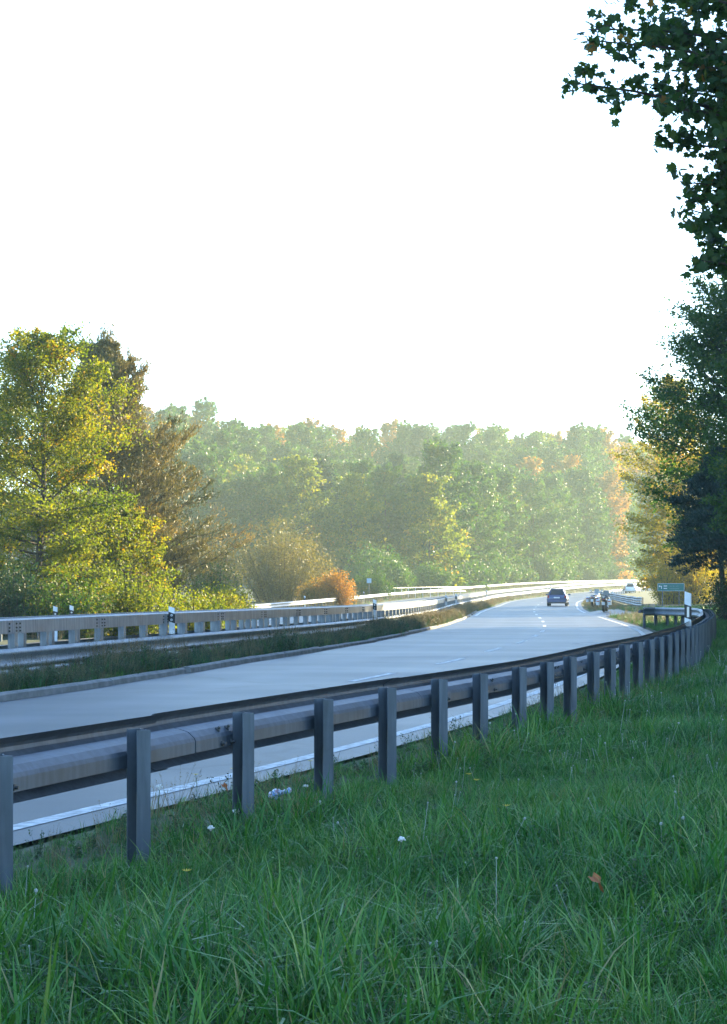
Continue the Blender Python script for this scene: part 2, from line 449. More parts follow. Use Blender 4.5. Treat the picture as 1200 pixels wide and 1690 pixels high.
# exit lane of the lay-by on the right
lay = [(12.6, 97), (13.6, 103), (15.2, 109), (17.5, 116), (20.5, 126), (24.5, 142), (30, 162), (40, 190), (58, 225)]
lay = np.array(lay, float)
def resample(P, step):
    P = np.asarray(P, float)
    # Catmull-Rom densify then equal arc length
    Q = []
    n = len(P)
    for i in range(n - 1):
        p0, p1, p2, p3 = P[max(i - 1, 0)], P[i], P[i + 1], P[min(i + 2, n - 1)]
        for t in np.linspace(0, 1, 24, endpoint=False):
            Q.append(.5 * ((2 * p1) + (-p0 + p2) * t + (2 * p0 - 5 * p1 + 4 * p2 - p3) * t * t + (-p0 + 3 * p1 - 3 * p2 + p3) * t**3))
    Q.append(P[-1]); Q = np.array(Q)
    s = np.concatenate([[0], np.cumsum(np.linalg.norm(np.diff(Q[:, :2], axis=0), axis=1))])
    ss = np.arange(0, s[-1], step)
    return np.stack([np.interp(ss, s, Q[:, k]) for k in range(Q.shape[1])], 1), ss
def normals(P):
    T = np.gradient(P[:, :2], axis=0); T /= np.linalg.norm(T, axis=1)[:, None]
    return np.stack([T[:, 1], -T[:, 0]], 1), T        # right-hand normal, tangent
P, _ = resample(lay, 1.5)
N, _ = normals(P)
w = np.interp(np.arange(len(P)), [0, 6, 14, len(P)], [1.2, 2.4, 2.6, 2.8])
G = []
for k in range(7):
    q = P + N * (w * (k / 3 - 1))[:, None]
    G.append(np.column_stack([q, np.maximum(ground(q[:, 0], q[:, 1]), Zr(q[:, 1]) - .03) + .035]))
G = np.stack(G, 1).reshape(-1, 3)
ii = np.arange(len(P) * 7).reshape(-1, 7)
fq = np.stack([ii[:-1, :-1], ii[:-1, 1:], ii[1:, 1:], ii[1:, :-1]], -1).reshape(-1, 4)
m = MB(); m.smooth = True; m.add_fixed(G, fq, np.full(len(fq), .5)); tag(m.build('lay_by', M_road), kind='structure')

# ------------------------------------------------------------------ kerb of long concrete pieces along the left edge
kerb_root = empty('kerb', (float(Lx(20)), 20, 0), 'row of long uneven concrete kerb pieces edging the road below the median weeds', 'kerb')
y = 14.0
while y < 112:
    ln = random.uniform(2.6, 4.4) if y < 70 else random.uniform(3, 5)
    yy = np.linspace(y, y + ln - random.uniform(.05, .16), 6)
    sk = random.uniform(-.05, .05); sk2 = random.uniform(-.05, .05); sz = random.uniform(-.015, .02)
    m = MB()
    prof = [(-.11, -.1), (-.11, .055), (-.075, .09), (.03, .095), (.075, .065), (.085, -.1)]
    PP = []
    for i, q in enumerate(yy):
        x0 = float(Lx(q)) - .06 + sk + (sk2 - sk) * i / 5
        for (a, z) in prof: PP.append((x0 + a + random.uniform(-.006, .006), q, float(Zr(q)) + z + (sz + random.uniform(-.006, .006) if z > 0 else 0)))
    npf = len(prof)
    FF = [(i * npf + k, i * npf + (k + 1) % npf, (i + 1) * npf + (k + 1) % npf, (i + 1) * npf + k) for i in range(5) for k in range(npf)]
    FF += [tuple(range(npf - 1, -1, -1)), tuple(5 * npf + k for k in range(npf))]
    m.add(PP, FF)
    m.build('kerb_stone', M_curb, kerb_root)
    y += ln

# ------------------------------------------------------------------ guardrails
WPROF = [(0, .31), (.012, .306), (.074, .268), (.081, .252), (.076, .232), (.016, .178), (.004, .165), (.004, .145), (.016, .132), (.076, .078), (.081, .058), (.074, .042), (.012, .004), (0, 0)]
def thick(prof, t=.006):
    return prof + [(d - t, z) for d, z in reversed(prof)]
BOXP = [(0, .0), (0, .062), (.010, .082), (.045, .112), (.10, .128), (.13, .132), (.13, .0)]

def sweep(m, P, N, prof, base, z0, side, jit=None):
    """profile points (forward, z); forward runs along side*N from offset base"""
    n = len(P); k = len(prof)
    PP = np.zeros((n, k, 3))
    for j, (d, z) in enumerate(prof):
        PP[:, j, :2] = P[:, :2] + N * (side * (base + d))
        PP[:, j, 2] = P[:, 2] + z0 + z + (jit if jit is not None else 0)
    F = [(i * k + a, i * k + (a + 1) % k, (i + 1) * k + (a + 1) % k, (i + 1) * k + a) for i in range(n - 1) for a in range(k)]
    F += [tuple(range(k)), tuple((n - 1) * k + a for a in range(k - 1, -1, -1))]
    if side < 0: F = [tuple(reversed(f)) for f in F]
    m.add(PP.reshape(-1, 3), F)

def ipath(P, ss, s):
    return np.stack([np.interp(s, ss, P[:, k]) for k in range(3)], 1)

def sections(P, ss, seg, s0, s1):
    out = []; s = s0
    while s < s1 - .3:
        e = min(s + seg, s1)
        out.append((s, e)); s = e
    return out

def sigma_post(m, x, y, z0, z1, ang, w=.105, d=.06, t=.006):
    """open C-shaped post; ang = heading of the rail"""
    out = [(-w / 2, d / 2), (-w / 2, -d / 2), (-w * .12, -d / 2 * .55), (w * .12, -d / 2 * .55), (w / 2, -d / 2), (w / 2, d / 2)]
    inn = [(x_ * (1 - 2 * t / w) , y_ + (t if y_ < 0 else 0)) for x_, y_ in out]
    ring = out + inn[::-1]
    ca, sa = math.cos(ang), math.sin(ang)
    PP = []
    for z in (z0, z1):
        for a, b_ in ring: PP.append((x + a * ca - b_ * sa, y + a * sa + b_ * ca, z))
    k = len(ring)
    F = [(i, (i + 1) % k, k + (i + 1) % k, k + i) for i in range(k)] + [tuple(range(k - 1, -1, -1)), tuple(range(k, 2 * k))]
    m.add(PP, F)

def add_bolt(m, p, n, r=.011, h=.028):
    p = np.array(p); n = np.array(n, float); n /= np.linalg.norm(n)
    m.tube([p, p + n * h * .45], [r * 1.5, r * 1.5], 6)
    m.tube([p + n * h * .45, p + n * h], [r * .8, r * .8], 6)

# --- near rail: from behind the viewer's left, along the verge, curling round at the lay-by
near_pts = [(-4.7, -1.5), (-2.62, 4.5), (-1.55, 7.75), (-.70, 10.3), (.16, 12.7), (1.0, 15.0), (1.95, 17.8), (3.05, 21.6), (4.55, 27.0), (6.45, 34.8), (8.85, 46.0), (10.35, 54), (11.45, 60), (12.15, 64.5), (12.1, 68.0), (11.3, 70.0), (10.35, 69.2)]
P2, _ = resample(np.array(near_pts), .1)
zg = Zr(P2[:, 1]) + .02
P = np.column_stack([P2, zg])
ss = np.concatenate([[0], np.cumsum(np.linalg.norm(np.diff(P[:, :2], axis=0), axis=1))])
N, T = normals(P)
near = empty('guardrail', (float(P[60][0]), float(P[60][1]), 0), 'dark galvanised guardrail seen from behind, running along the near grass verge to a curled end', 'guardrail')
def NT(s):
    return np.stack([np.interp(s, ss, N[:, k]) for k in range(2)], 1)
for (a, e) in sections(P, ss, 4.0, 0, ss[-1]):
    s = np.linspace(a - .08, e + .08, 18 if a < 62 else 24); s = np.clip(s, 0, ss[-1])
    p = ipath(P, ss, s); n = NT(s)
    j = np.interp(s, [a, e], [random.uniform(-.010, .010), random.uniform(-.010, .010)])
    m = MB(); m.smooth = False
    sweep(m, p, n, thick(WPROF), .27 + (.004 if int(a / 4) % 2 else 0), .465, -1, j)
    m.build('rail_beam', M_near if a < 57 else M_steel, near)  # darker steel paints shade along the run, paler steel paints light on the curl
    m = MB()
    s2 = np.linspace(a, e - .012, len(s)); p2 = ipath(P, ss, s2); n2 = NT(s2)
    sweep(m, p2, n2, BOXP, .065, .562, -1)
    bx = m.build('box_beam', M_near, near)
    # bolts at the joint and splice plate
    if a < 40:
        for q in (a + .35, a + .48, a + .62, a + 2.0):
            pp = ipath(P, ss, [q])[0]; nn = NT([q])[0]
            b0 = pp + np.array([*(-nn * (.065 + .03)), .55 + .108])
            m = MB(); add_bolt(m, b0, (nn[0] * .7, nn[1] * .7, .7)); m.build('bolt', M_bolt, bx)
            b1 = pp + np.array([*(-nn * .065), .55 + .035])
            m = MB(); add_bolt(m, b1, (nn[0], nn[1], 0)); m.build('bolt', M_bolt, bx)
# posts
post_s = []
px_known = [-1.55, -1.12, -.684, -.253, .167, .577, .956, 1.376, 1.726, 2.066, 2.474, 2.819, 3.153]
for xk in px_known: post_s.append(float(np.interp(xk, P[:, 0][:300], ss[:300])))
s_ = post_s[0] - 1.3
while s_ > .2: post_s.insert(0, s_); s_ -= 1.3
s_ = post_s[-1] + 1.25
while s_ < ss[-1] - .1:
    post_s.append(s_); s_ += 1.2 if s_ < 66 else .6
for q in post_s:
    p = ipath(P, ss, [q])[0]; n = NT([q])[0]
    t = (-n[1], n[0]); ang = math.atan2(t[1], t[0]) + random.uniform(-.04, .04)
    gz = float(ground(p[0], p[1]))
    m = MB()
    # face turned partly to the viewer: flange is parallel to the rail
    lean = random.uniform(-.006, .006)
    sigma_post(m, p[0], p[1], gz - .3, p[2] + .756 + random.uniform(-.008, .008), ang + math.pi * .28, .118, .075)
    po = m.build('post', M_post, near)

# --- median barrier: double sided, tall panel above, corrugated beam below
yy = np.concatenate([np.arange(16, 620, .5)])
Pm = np.column_stack([Bx(yy), yy, np.maximum(ground(Bx(yy), yy) - .06, -9)])
sm = np.concatenate([[0], np.cumsum(np.linalg.norm(np.diff(Pm[:, :2], axis=0), axis=1))])
Nm, Tm = normals(Pm)
def NTm(s): return np.stack([np.interp(s, sm, Nm[:, k]) for k in range(2)], 1)
PANEL = [(0, 0), (0, .205), (.03, .225), (.12, .225), (.14, .21), (.14, .195), (.125, .19), (.03, .19), (.016, .18), (.016, .02), (.05, .012), (.05, 0)]
PANEL = [(-a, z) for a, z in PANEL]
PANEL2 = [(.006, 0), (.006, .2), (-.02, .225), (-.13, .225), (-.13, .212), (-.02, .205), (-.006, .195), (-.006, 0)]
median = empty('median_barrier', (float(Pm[0][0]), 16, 0), 'double sided steel barrier on the median, tall top panel over a corrugated beam', 'crash barrier')
FAR_S = 100.0
def beam_run(root, a, e, side, mats, name_top, name_low):
    nseg = max(4, int((e - a) / .8)) if e - a < 10 else int((e - a) / 3)
    s = np.linspace(a + .006, e - .006, nseg); p = ipath(Pm, sm, s); n = NTm(s)
    base = .13 if side > 0 else .53
    m = MB(); sweep(m, p, n, PANEL2, base if side > 0 else .53, .82, side)
    o1 = m.build(name_top, mats, root)
    s = np.linspace(a - .05, e + .05, nseg); p = ipath(Pm, sm, s); n = NTm(s)
    m = MB(); sweep(m, p, n, thick(WPROF), .16 if side > 0 else .56, .285, side)
    o2 = m.build(name_low, mats, root)
    return o1, o2
for side in (1, -1):
    for (a, e) in sections(Pm, sm, 4.0, 0, FAR_S):
        o1, o2 = beam_run(median, a, e, side, M_steel, 'top_panel', 'rail_beam')
        if side > 0 and a < 45:
            m = MB()
            for q in (a + .14, a + .28, e - .14):
                pp = ipath(Pm, sm, [q])[0]; nn = NTm([q])[0]
                for zz in (.86, .91, .97):
                    add_bolt(m, pp + np.array([*(nn * .137), zz]), (nn[0], nn[1], 0), .012, .02)
            tag(m.build('bolt', M_bolt, o1), kind='stuff')
    for (a, e) in sections(Pm, sm, 60.0, FAR_S, sm[-1]):
        beam_run(median, a, e, side, M_steel, 'top_panel', 'rail_beam')
far_posts = MB()
pm = MB(); pm.box((0, 0, .0), (.13, .11, 1.0)); post_me = pm.mesh('post'); post_me.materials.append(M_steel)
for off, sp, ph in ((.07, 1.33, .2), (-.45, 1.31, .75)):
    q = ph
    while q < sm[-1] - 20:
        p = ipath(Pm, sm, [q])[0]; n = NTm([q])[0]
        x, y_ = p[0] + n[0] * off, p[1] + n[1] * off
        ang = math.atan2(n[0], -n[1])
        if q < FAR_S:
            o = bpy.data.objects.new('post', post_me); COL.objects.link(o); o.parent = median
            o.location = Vector((x, y_, p[2] + .47)) - median.location; o.rotation_euler = (0, 0, ang)
        elif q < 330:
            far_posts.box((x, y_, p[2] + .47), (.13, .11, 1.0), ang)
        q += sp
tag(far_posts.build('post', M_steel, median), kind='stuff')

# --- rail on the far side of the opposite carriageway
def plain_rail(name, pts, label, side, dpost=2.0, post_max=300, double=False, z_off=0.0, top=.75):
    P2, s2 = resample(np.array(pts, float), .5)
    PZ = np.column_stack([P2, ground(P2[:, 0], P2[:, 1]) + z_off])
    NN, _ = normals(PZ)
    root = empty(name, tuple(PZ[0]), label, 'guardrail')
    def nt_(s): return np.stack([np.interp(s, s2, NN[:, k]) for k in range(2)], 1)
    for (a, e) in sections(PZ, s2, 8.0, 0, s2[-1]):
        s = np.linspace(a, e, 9); m = MB()
        sweep(m, ipath(PZ, s2, s), nt_(s), thick(WPROF), .09, top - .31, side)
        m.build('rail_beam', M_steel, root)
        if double:
            m = MB(); sweep(m, ipath(PZ, s2, s), nt_(s), thick(WPROF), .09, top - .66, side); m.build('rail_beam', M_steel, root)
    pmesh = None; q = .3; cnt = 0
    while q < s2[-1] - .1 and cnt < post_max:
        p = ipath(PZ, s2, [q])[0]; n = nt_([q])[0]
        if pmesh is None:
            mm = MB(); sigma_post(mm, 0, 0, -.3, top - .02, 0); pmesh = mm.mesh('post'); pmesh.materials.append(M_post)
        o = bpy.data.objects.new('post', pmesh); COL.objects.link(o); o.parent = root
        o.location = Vector(p) - root.location; o.rotation_euler = (0, 0, math.atan2(n[0], -n[1]))
        q += dpost; cnt += 1
    return root
plain_rail('guardrail', [(float(Fx(q)), q) for q in np.arange(24, 420, 8)], 'sunlit guardrail along the far side of the opposite carriageway, below the left trees', 1, 2.0)
# the two rails of the lay-by nose
plain_rail('guardrail', [(29.5, 226), (27.5, 205), (24.6, 175), (22, 150), (20.2, 131)], 'pale guardrail slanting from the nose of the exit lane towards the parked motorcycle', 1, 2.0, double=True)
plain_rail('guardrail', [(29.5, 227), (33.5, 246), (39.5, 268), (50, 300), (64, 335)], 'thin guardrail running right from the exit nose in front of the white car', -1, 2.0)

# ------------------------------------------------------------------ trees
L_green = leaf_mat('leaf_green', [(0, (0.024, 0.066, 0.014)), (.5, (0.048, 0.108, 0.018)), (.85, (0.10, 0.14, 0.020)), (1, (0.19, 0.15, 0.025))], .42)
L_yellow = leaf_mat('leaf_yellow_green', [(0, (0.055, 0.090, 0.012)), (.45, (0.125, 0.150, 0.014)), (.8, (0.23, 0.20, 0.016)), (1, (0.34, 0.18, 0.020))], .55, tcol=(1, 1, .28), tgain=1.85)
L_gold = leaf_mat('leaf_gold', [(0, (0.10, 0.11, 0.014)), (.45, (0.20, 0.18, 0.016)), (.8, (0.32, 0.24, 0.018)), (1, (0.42, 0.22, 0.020))], .6, tcol=(1, 1, .3), tgain=1.9)
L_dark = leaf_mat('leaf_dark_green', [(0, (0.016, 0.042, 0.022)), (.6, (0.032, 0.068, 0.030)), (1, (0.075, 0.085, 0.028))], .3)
L_orange = leaf_mat('leaf_orange', [(0, (0.15, 0.12, 0.020)), (.5, (0.30, 0.165, 0.022)), (1, (0.42, 0.19, 0.026))], .45, tcol=(1, .85, .35))
L_pine = leaf_mat('needles_brown', [(0, (0.045, 0.064, 0.020)), (.45, (0.145, 0.132, 0.042)), (1, (0.34, 0.25, 0.085))], .25, tcol=(1, .9, .5))
L_spruce = leaf_mat('needles_dark', [(0, (0.010, 0.030, 0.026)), (.7, (0.022, 0.052, 0.040)), (1, (0.04, 0.07, 0.04))], .15)
L_willow = leaf_mat('leaf_dry', [(0, (0.085, 0.085, 0.035)), (.5, (0.17, 0.14, 0.055)), (1, (0.27, 0.20, 0.085))], .4)
L_maple = leaf_mat('leaf_maple', [(0, (0.020, 0.058, 0.020)), (.6, (0.045, 0.092, 0.024)), (.88, (0.075, 0.095, 0.022)), (.95, (0.20, 0.10, 0.03)), (1, (0.22, 0.11, 0.03))], .5)

def unit(a):
    return a / (np.linalg.norm(a, axis=-1, keepdims=True) + 1e-9)

def add_leaves(mb, P, size, r, up=.4, aspect=.62, dirs=None, dmix=1.0, tint=None):
    n = len(P)
    nrm = r.normal(size=(n, 3)); nrm[:, 2] += up; nrm = unit(nrm)
    u = r.normal(size=(n, 3))
    if dirs is not None: u = dirs * dmix + u * .35
    u = u - nrm * np.sum(u * nrm, 1, keepdims=True); u = unit(u)
    v = np.cross(nrm, u)
    s = (size * r.uniform(.6, 1.3, n))[:, None]
    fold = nrm * s * r.uniform(-.12, .16, n)[:, None]
    q = np.stack([P - u * s * .5, P + v * s * aspect * .5 + fold - u * s * .05, P + u * s * .5, P - v * s * aspect * .5 + fold - u * s * .05], 1)
    if tint is None: tint = r.uniform(0, 1, n)
    mb.add_fixed(q.reshape(-1, 3), np.arange(n * 4).reshape(n, 4), np.clip(tint, 0, 1))

def grow(seed, H, R, base=.25, nprim=40, nsec=8, nleaf=30, lsize=.1, prof=None, e0=5, e1=65, droop=.0, spread=.13, tr=.16, aspect=.62, up=.4,
         needles=False, candle=0, twigs=True, lean=(0, 0), tbias=0.0, twig_min=0.0, umin=.28, whorl=0):
    r = np.random.default_rng(seed)
    trunk, crown = MB(), MB()
    crown.smooth = False
    nz = 10
    tz = np.linspace(0, 1, nz)
    tp = np.column_stack([lean[0] * tz**1.5 + .012 * H * np.sin(tz * 5 + seed), lean[1] * tz**1.5 + .012 * H * np.cos(tz * 4 + seed * 2), tz * H * .96])
    tp[0, :2] = 0
    tp[0, 2] = -.3
    trad = tr * (1 - tz)**.8 + .015
    trad[0] *= 1.25
    trunk.tube(tp, trad, 8, tint=.5)
    if prof is None: prof = lambda t: math.sin(math.pi * (0.12 + .83 * t)) ** .75
    allP = []; allT = []; allD = []
    az = r.uniform(0, 6.28)
    for i in range(nprim):
        t = base + (1 - base) * ((i + r.uniform(0, .9)) / nprim)
        if whorl: t = base + (1 - base) * ((i // whorl) * whorl / nprim) + r.uniform(-.006, .006)
        az += 2.4 + r.uniform(-.5, .5) if not whorl else 6.283 / whorl + r.uniform(-.25, .25)
        tt = (t - base) / (1 - base)
        ln = R * prof(tt) * r.uniform(.62, 1.18)
        el = math.radians(e0 + (e1 - e0) * tt + r.uniform(-9, 9))
        o = np.array([np.interp(t, tz, tp[:, k]) for k in range(3)])
        d = np.array([math.cos(az) * math.cos(el), math.sin(az) * math.cos(el), math.sin(el)])
        side = np.array([-math.sin(az), math.cos(az), 0])
        k = np.linspace(0, 1, 6)[:, None]
        pts = o + d * ln * k + np.array([0, 0, 1]) * (droop * ln * k**2) + side * (r.uniform(-.15, .15) * ln * k**2)
        rr = np.interp(t, tz, trad) * .42
        trunk.tube(pts, np.linspace(rr, .012, 6), 5, cap=False)
        ct = r.normal(0, .14) + tbias
        if candle and tt > .3:
            for q in range(candle):
                bp_ = pts[-1] if q == 0 else pts[3 + q % 2]; hh = r.uniform(.5, 1.0) * (1.2 if tt > .85 else 1)
                nn_ = 46; allP.append(bp_ + np.array([0, 0, hh]) * r.uniform(-.2, 1, (nn_, 1)) + r.normal(0, .05, (nn_, 3)))
                allT.append(.35 + ct + r.normal(0, .15, nn_)); allD.append(np.tile([0, 0, 1.6], (nn_, 1)) + r.normal(0, .4, (nn_, 3)))
        ns_ = nsec if whorl else max(3, int(round(nsec * min(1.1, .25 + .85 * ln / R))))
        for j in range(ns_):
            u = umin + (1 - umin) * (j + r.uniform(0, 1)) / ns_
            p0 = np.array([np.interp(u, k[:, 0], pts[:, c]) for c in range(3)])
            a = r.uniform(.4, 1.2) * (1 if j % 2 else -1)
            d2 = d * math.cos(a) + side * math.sin(a) + np.array([0, 0, r.normal(.12, .28)])
            d2 /= np.linalg.norm(d2)
            l2 = ln * (.52 - .28 * u) * r.uniform(.6, 1.2) + .10 * ln + .03 * R
            if j == ns_ - 1: d2 = d + np.array([0, 0, droop + .1]); l2 = ln * .15; p0 = pts[-1]
            k2 = np.linspace(0, 1, 3)[:, None]
            p2 = p0 + d2 * l2 * k2 + np.array([0, 0, 1]) * droop * .6 * l2 * k2**2
            if twigs and l2 > twig_min: trunk.tube(p2, np.linspace(max(.008, rr * .25), .005, 3), 3, cap=False)
            w = r.uniform(0, 1, nleaf) ** .8
            base_p = p0 + d2 * (l2 * w)[:, None] + np.array([0, 0, droop * .6 * l2]) * (w**2)[:, None]
            jit = r.normal(0, 1, (nleaf, 3)) * np.array([1, 1, .6]) * (spread * l2 + .012 * R)
            allP.append(base_p + jit)
            allT.append(.42 + ct + r.normal(0, .1) + r.normal(0, .17, nleaf))
            allD.append(np.repeat((d2 + np.array([0, 0, .8 if needles else -.25]))[None], nleaf, 0))
    Pp = np.concatenate(allP); Tt = np.concatenate(allT); Dd = np.concatenate(allD)
    keep = Pp[:, 2] > .05
    add_leaves(crown, Pp[keep], lsize, r, up, aspect, Dd[keep] if needles else Dd[keep] * .5, 1.0, Tt[keep])
    return trunk, crown

def tree_obj(name, trunk, crown, tmat, lmat, loc, label, group=None, cat='tree', rz=0.0, sc=1.0):
    root = empty(name, loc, label, cat, group, rz)
    root.scale = (sc, sc, sc)
    trunk.build('trunk', tmat, root, world=False)
    crown.build('crown', lmat, root, world=False)
    return root

def gz(x, y): return float(ground(x, y))

# left: the lit tree with the visible dark trunk
tk, cr = grow(11, 10.9, 3.3, .10, 84, 12, 72, .12, lambda t: (math.sin(math.pi * (.2 + .72 * t)) ** .7), -8, 60, .05, .16, .15, umin=.34, tbias=.02)
tree_obj('alder_tree', tk, cr, M_bark, L_yellow, (-12.45, 70, gz(-12.45, 70)), 'yellow green tree with a straight dark trunk showing through, at left beyond the barrier')
tk, cr = grow(12, 12.9, 3.3, .1, 70, 10, 70, .13, None, 0, 62, .05, .16, .16)
tree_obj('birch_tree', tk, cr, M_bark, L_yellow, (-17.6, 82, gz(-17.6, 82)), 'taller yellow leaved tree cut by the left edge, behind the straight trunked tree')
# brown pine
tk, cr = grow(13, 13.9, 5.0, .05, 119, 12, 112, .20, lambda t: min(1, 1.42 * (1 - t)) * (0.86 + .14 * math.sin(17 * t)) + .06, 0, 58, .24, .075, .22, aspect=.26, up=0.0, needles=True, candle=3, whorl=7, umin=.2, tbias=.08)
tree_obj('pine_tree', tk, cr, M_bark, L_pine, (-12.3, 88, gz(-12.3, 88)), 'brownish pine with a sloping outline and spiky top, right of the yellow tree')
tk, cr = grow(14, 5.0, 1.7, .06, 46, 8, 50, .13, None, 0, 60, .05, .18, .1, tbias=.05)
tree_obj('young_tree', tk, cr, M_bark, L_yellow, (-9.9, 76, gz(-9.9, 76)), 'young yellow green tree in front of the brown pine, right of the straight trunk')

def bush(seed, H, R, nst, nl, lsize, tb=0.0, spread=.2):
    """many stemmed shrub"""
    r = np.random.default_rng(seed)
    st, fo = MB(), MB()
    for i in range(nst):
        az = r.uniform(0, 6.28); out = R * math.sqrt(r.uniform(0, 1)); h = H * math.sqrt(max(.08, 1 - (out / R) ** 2 * .8)) * r.uniform(.7, 1.08)
        b0 = np.array([math.cos(az), math.sin(az), 0]) * out * .45
        tip = np.array([math.cos(az) * out, math.sin(az) * out, h])
        k = np.linspace(0, 1, 5)[:, None]
        pts = b0 + (tip - b0) * k + np.array([0, 0, .12 * H]) * (k * (1 - k))
        st.tube(pts, np.linspace(.022, .006, 5), 4, cap=False)
        w = r.uniform(.02, 1.03, nl)
        P = b0 + (tip - b0) * w[:, None] + r.normal(0, 1, (nl, 3)) * spread * np.array([1, 1, .7])
        P[:, 2] = np.maximum(P[:, 2], .05)
        add_leaves(fo, P, lsize, r, .4, .6, None, 1, .45 + tb + r.normal(0, .13) + r.normal(0, .16, nl))
    return st, fo
def bush_obj(name, seed, H, R, nst, nl, ls, mat, x, y, label, tb=0.0, spread=.2, group=None):
    st, fo = bush(seed, H, R, nst, nl, ls, tb, spread)
    root = empty(name, (x, y, gz(x, y)), label, 'shrub', group)
    st.build('stem', M_bark, root, world=False); fo.build('foliage', mat, root, world=False)
    return root
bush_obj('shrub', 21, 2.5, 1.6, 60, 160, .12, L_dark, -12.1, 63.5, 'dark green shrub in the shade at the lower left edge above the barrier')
bush_obj('shrub', 22, 2.3, 1.6, 50, 150, .11, L_green, -10.3, 63, 'yellow green shrub right below the straight dark trunk', .22)
bush_obj('shrub', 23, 2.7, 2.0, 60, 150, .11, L_yellow, -8.3, 66, 'golden tinted shrub behind the slanted white marker post on the median barrier', -.08)
bush_obj('shrub', 24, 1.9, 1.7, 50, 150, .11, L_yellow, -6.6, 70, 'low yellow shrub at the foot of the young yellow tree', -.1)
bush_obj('shrub', 25, 1.7, 1.7, 50, 140, .11, L_yellow, -6.6, 84, 'bright low shrub at the foot of the brown pine', .12)
bush_obj('shrub', 26, 3.4, 1.6, 40, 110, .12, L_green, -7.9, 97, 'thin green shrub right of the brown pine')
bush_obj('shrub', 27, 3.0, 2.2, 60, 140, .13, L_yellow, -16.5, 66, 'golden shrub beyond the barrier at the far left edge')
bush_obj('shrub', 36, 2.0, 1.5, 50, 140, .12, L_yellow, -7.2, 93, 'low yellow shrub just right of the brown pine beyond the barrier', .05)
bush_obj('willow_bush', 28, 7.0, 4.7, 130, 170, .19, L_willow, -7.1, 158, 'large rounded straw brown willow bush below the hazy hillside', 0, .3)
bush_obj('willow_bush', 29, 5.2, 2.6, 70, 150, .19, L_willow, -12.6, 150, 'tall greyish bush between the brown pine and the round willow', -.15, .3)
bush_obj('orange_bush', 30, 2.9, 1.9, 70, 120, .16, L_orange, -2.35, 148, 'bright orange autumn bush in front of the round willow', .05, .22)
bush_obj('orange_bush', 31, 2.2, 1.5, 50, 110, .16, L_orange, -4.0, 149, 'yellow part coloured bush at the left side of the orange bush', -.35, .22)
bush_obj('shrub', 32, 3.2, 2.4, 60, 130, .2, L_green, 1.0, 190, 'dull green shrub behind the small square sign')
bush_obj('shrub', 33, 4.5, 3.4, 70, 140, .26, L_green, 20, 300, 'rounded pale green shrub at the foot of the hill left of the car')
bush_obj('shrub', 34, 4.0, 3.6, 70, 140, .26, L_green, 2.0, 270, 'low shrub at the foot of the hill behind the white railing')

# hillside woods
HT = []
for sd_, H, Rr, mat, kind in ((41, 18, 4.8, L_green, 'green'), (42, 19, 5.2, L_green, 'green'), (43, 17, 5.0, L_yellow, 'yellow'), (44, 18, 5.0, L_orange, 'orange'), (45, 20, 4.0, L_dark, 'dark'), (46, 16.5, 5.4, L_green, 'green'), (47, 18, 3.8, L_dark, 'pine')):
    if kind == 'pine':
        tk, cr = grow(sd_, H, Rr, .55, 16, 5, 60, .42, lambda t: math.sin(math.pi * (.25 + .6 * t)), 5, 50, .0, .24, .25, twigs=False)
    else:
        tk, cr = grow(sd_, H, Rr * 1.08, .02, 52, 7, 34, .52, lambda t: math.sin(math.pi * (.26 + .68 * t)) ** .6, -8, 65, .02, .17, .22, twigs=False)
    tm = tk.mesh('trunk'); tm.materials.append(M_bark); cm = cr.mesh('crown'); cm.materials.append(mat)
    HT.append((kind, tm, cm))
def hill_tree(k, x, y, sc, where):
    kind, tm, cm = HT[k]
    nm = {'green': 'broadleaf_tree', 'yellow': 'broadleaf_tree', 'orange': 'autumn_tree', 'dark': 'dark_tree', 'pine': 'crest_pine'}[kind]
    desc = {'green': 'hazy green broadleaf tree', 'yellow': 'yellow green broadleaf tree', 'orange': 'orange autumn tree', 'dark': 'dark green narrow tree', 'pine': 'open crowned pine'}[kind]
    wh = {'crest': 'along the crest of the wooded hill', 'mid': 'in the middle of the wooded hillside', 'foot': 'at the foot of the wooded hill'}[where]
    root = empty(nm, (x, y, gz(x, y) - .3), desc + ' ' + wh, 'tree', desc + 's ' + wh, random.uniform(0, 6.28))
    root.scale = (sc * random.uniform(.92, 1.1), sc * random.uniform(.92, 1.1), sc)
    for n_, me in (('trunk', tm), ('crown', cm)):
        o = bpy.data.objects.new(n_, me); COL.objects.link(o); o.parent = root
    return root
rh = random.Random(5)
cand = []
for _ in range(9000):
    y = rh.uniform(255, 540); x = rh.uniform(-.125, .168) * y
    d = float(Fx(y)) - x
    if d < 7 or d + max(0, y - 320) * .6 > 150: continue
    if all((x - a) ** 2 + (y - b_) ** 2 > (6.5 + .006 * (y - 255)) ** 2 for a, b_ in cand): cand.append((x, y))
cand.sort(key=lambda c: c[1])
print('hill trees', len(cand))
for (x, y) in cand[:298]:
    d = float(Fx(y)) - x; dd = d + max(0, y - 320) * .6
    where = 'foot' if dd < 38 else ('mid' if dd < 92 else 'crest')
    px = x / y
    u = rh.random()
    warm = .6 if px > .075 else .22
    if where == 'crest':
        k = 3 if u < warm else (2 if u < warm + .22 else (6 if u < warm + .26 else rh.choice([0, 1, 5])))
    elif where == 'mid':
        k = 3 if u < warm * .25 else (2 if u < .25 else (4 if u < .35 else rh.choice([0, 1, 5])))
    else:
        k = 2 if u < .2 else (4 if u < .32 else rh.choice([0, 1, 5]))
    hill_tree(k, x, y, rh.uniform(.84, 1.08) * (.94 + 1.3 * max(0, px)), where)

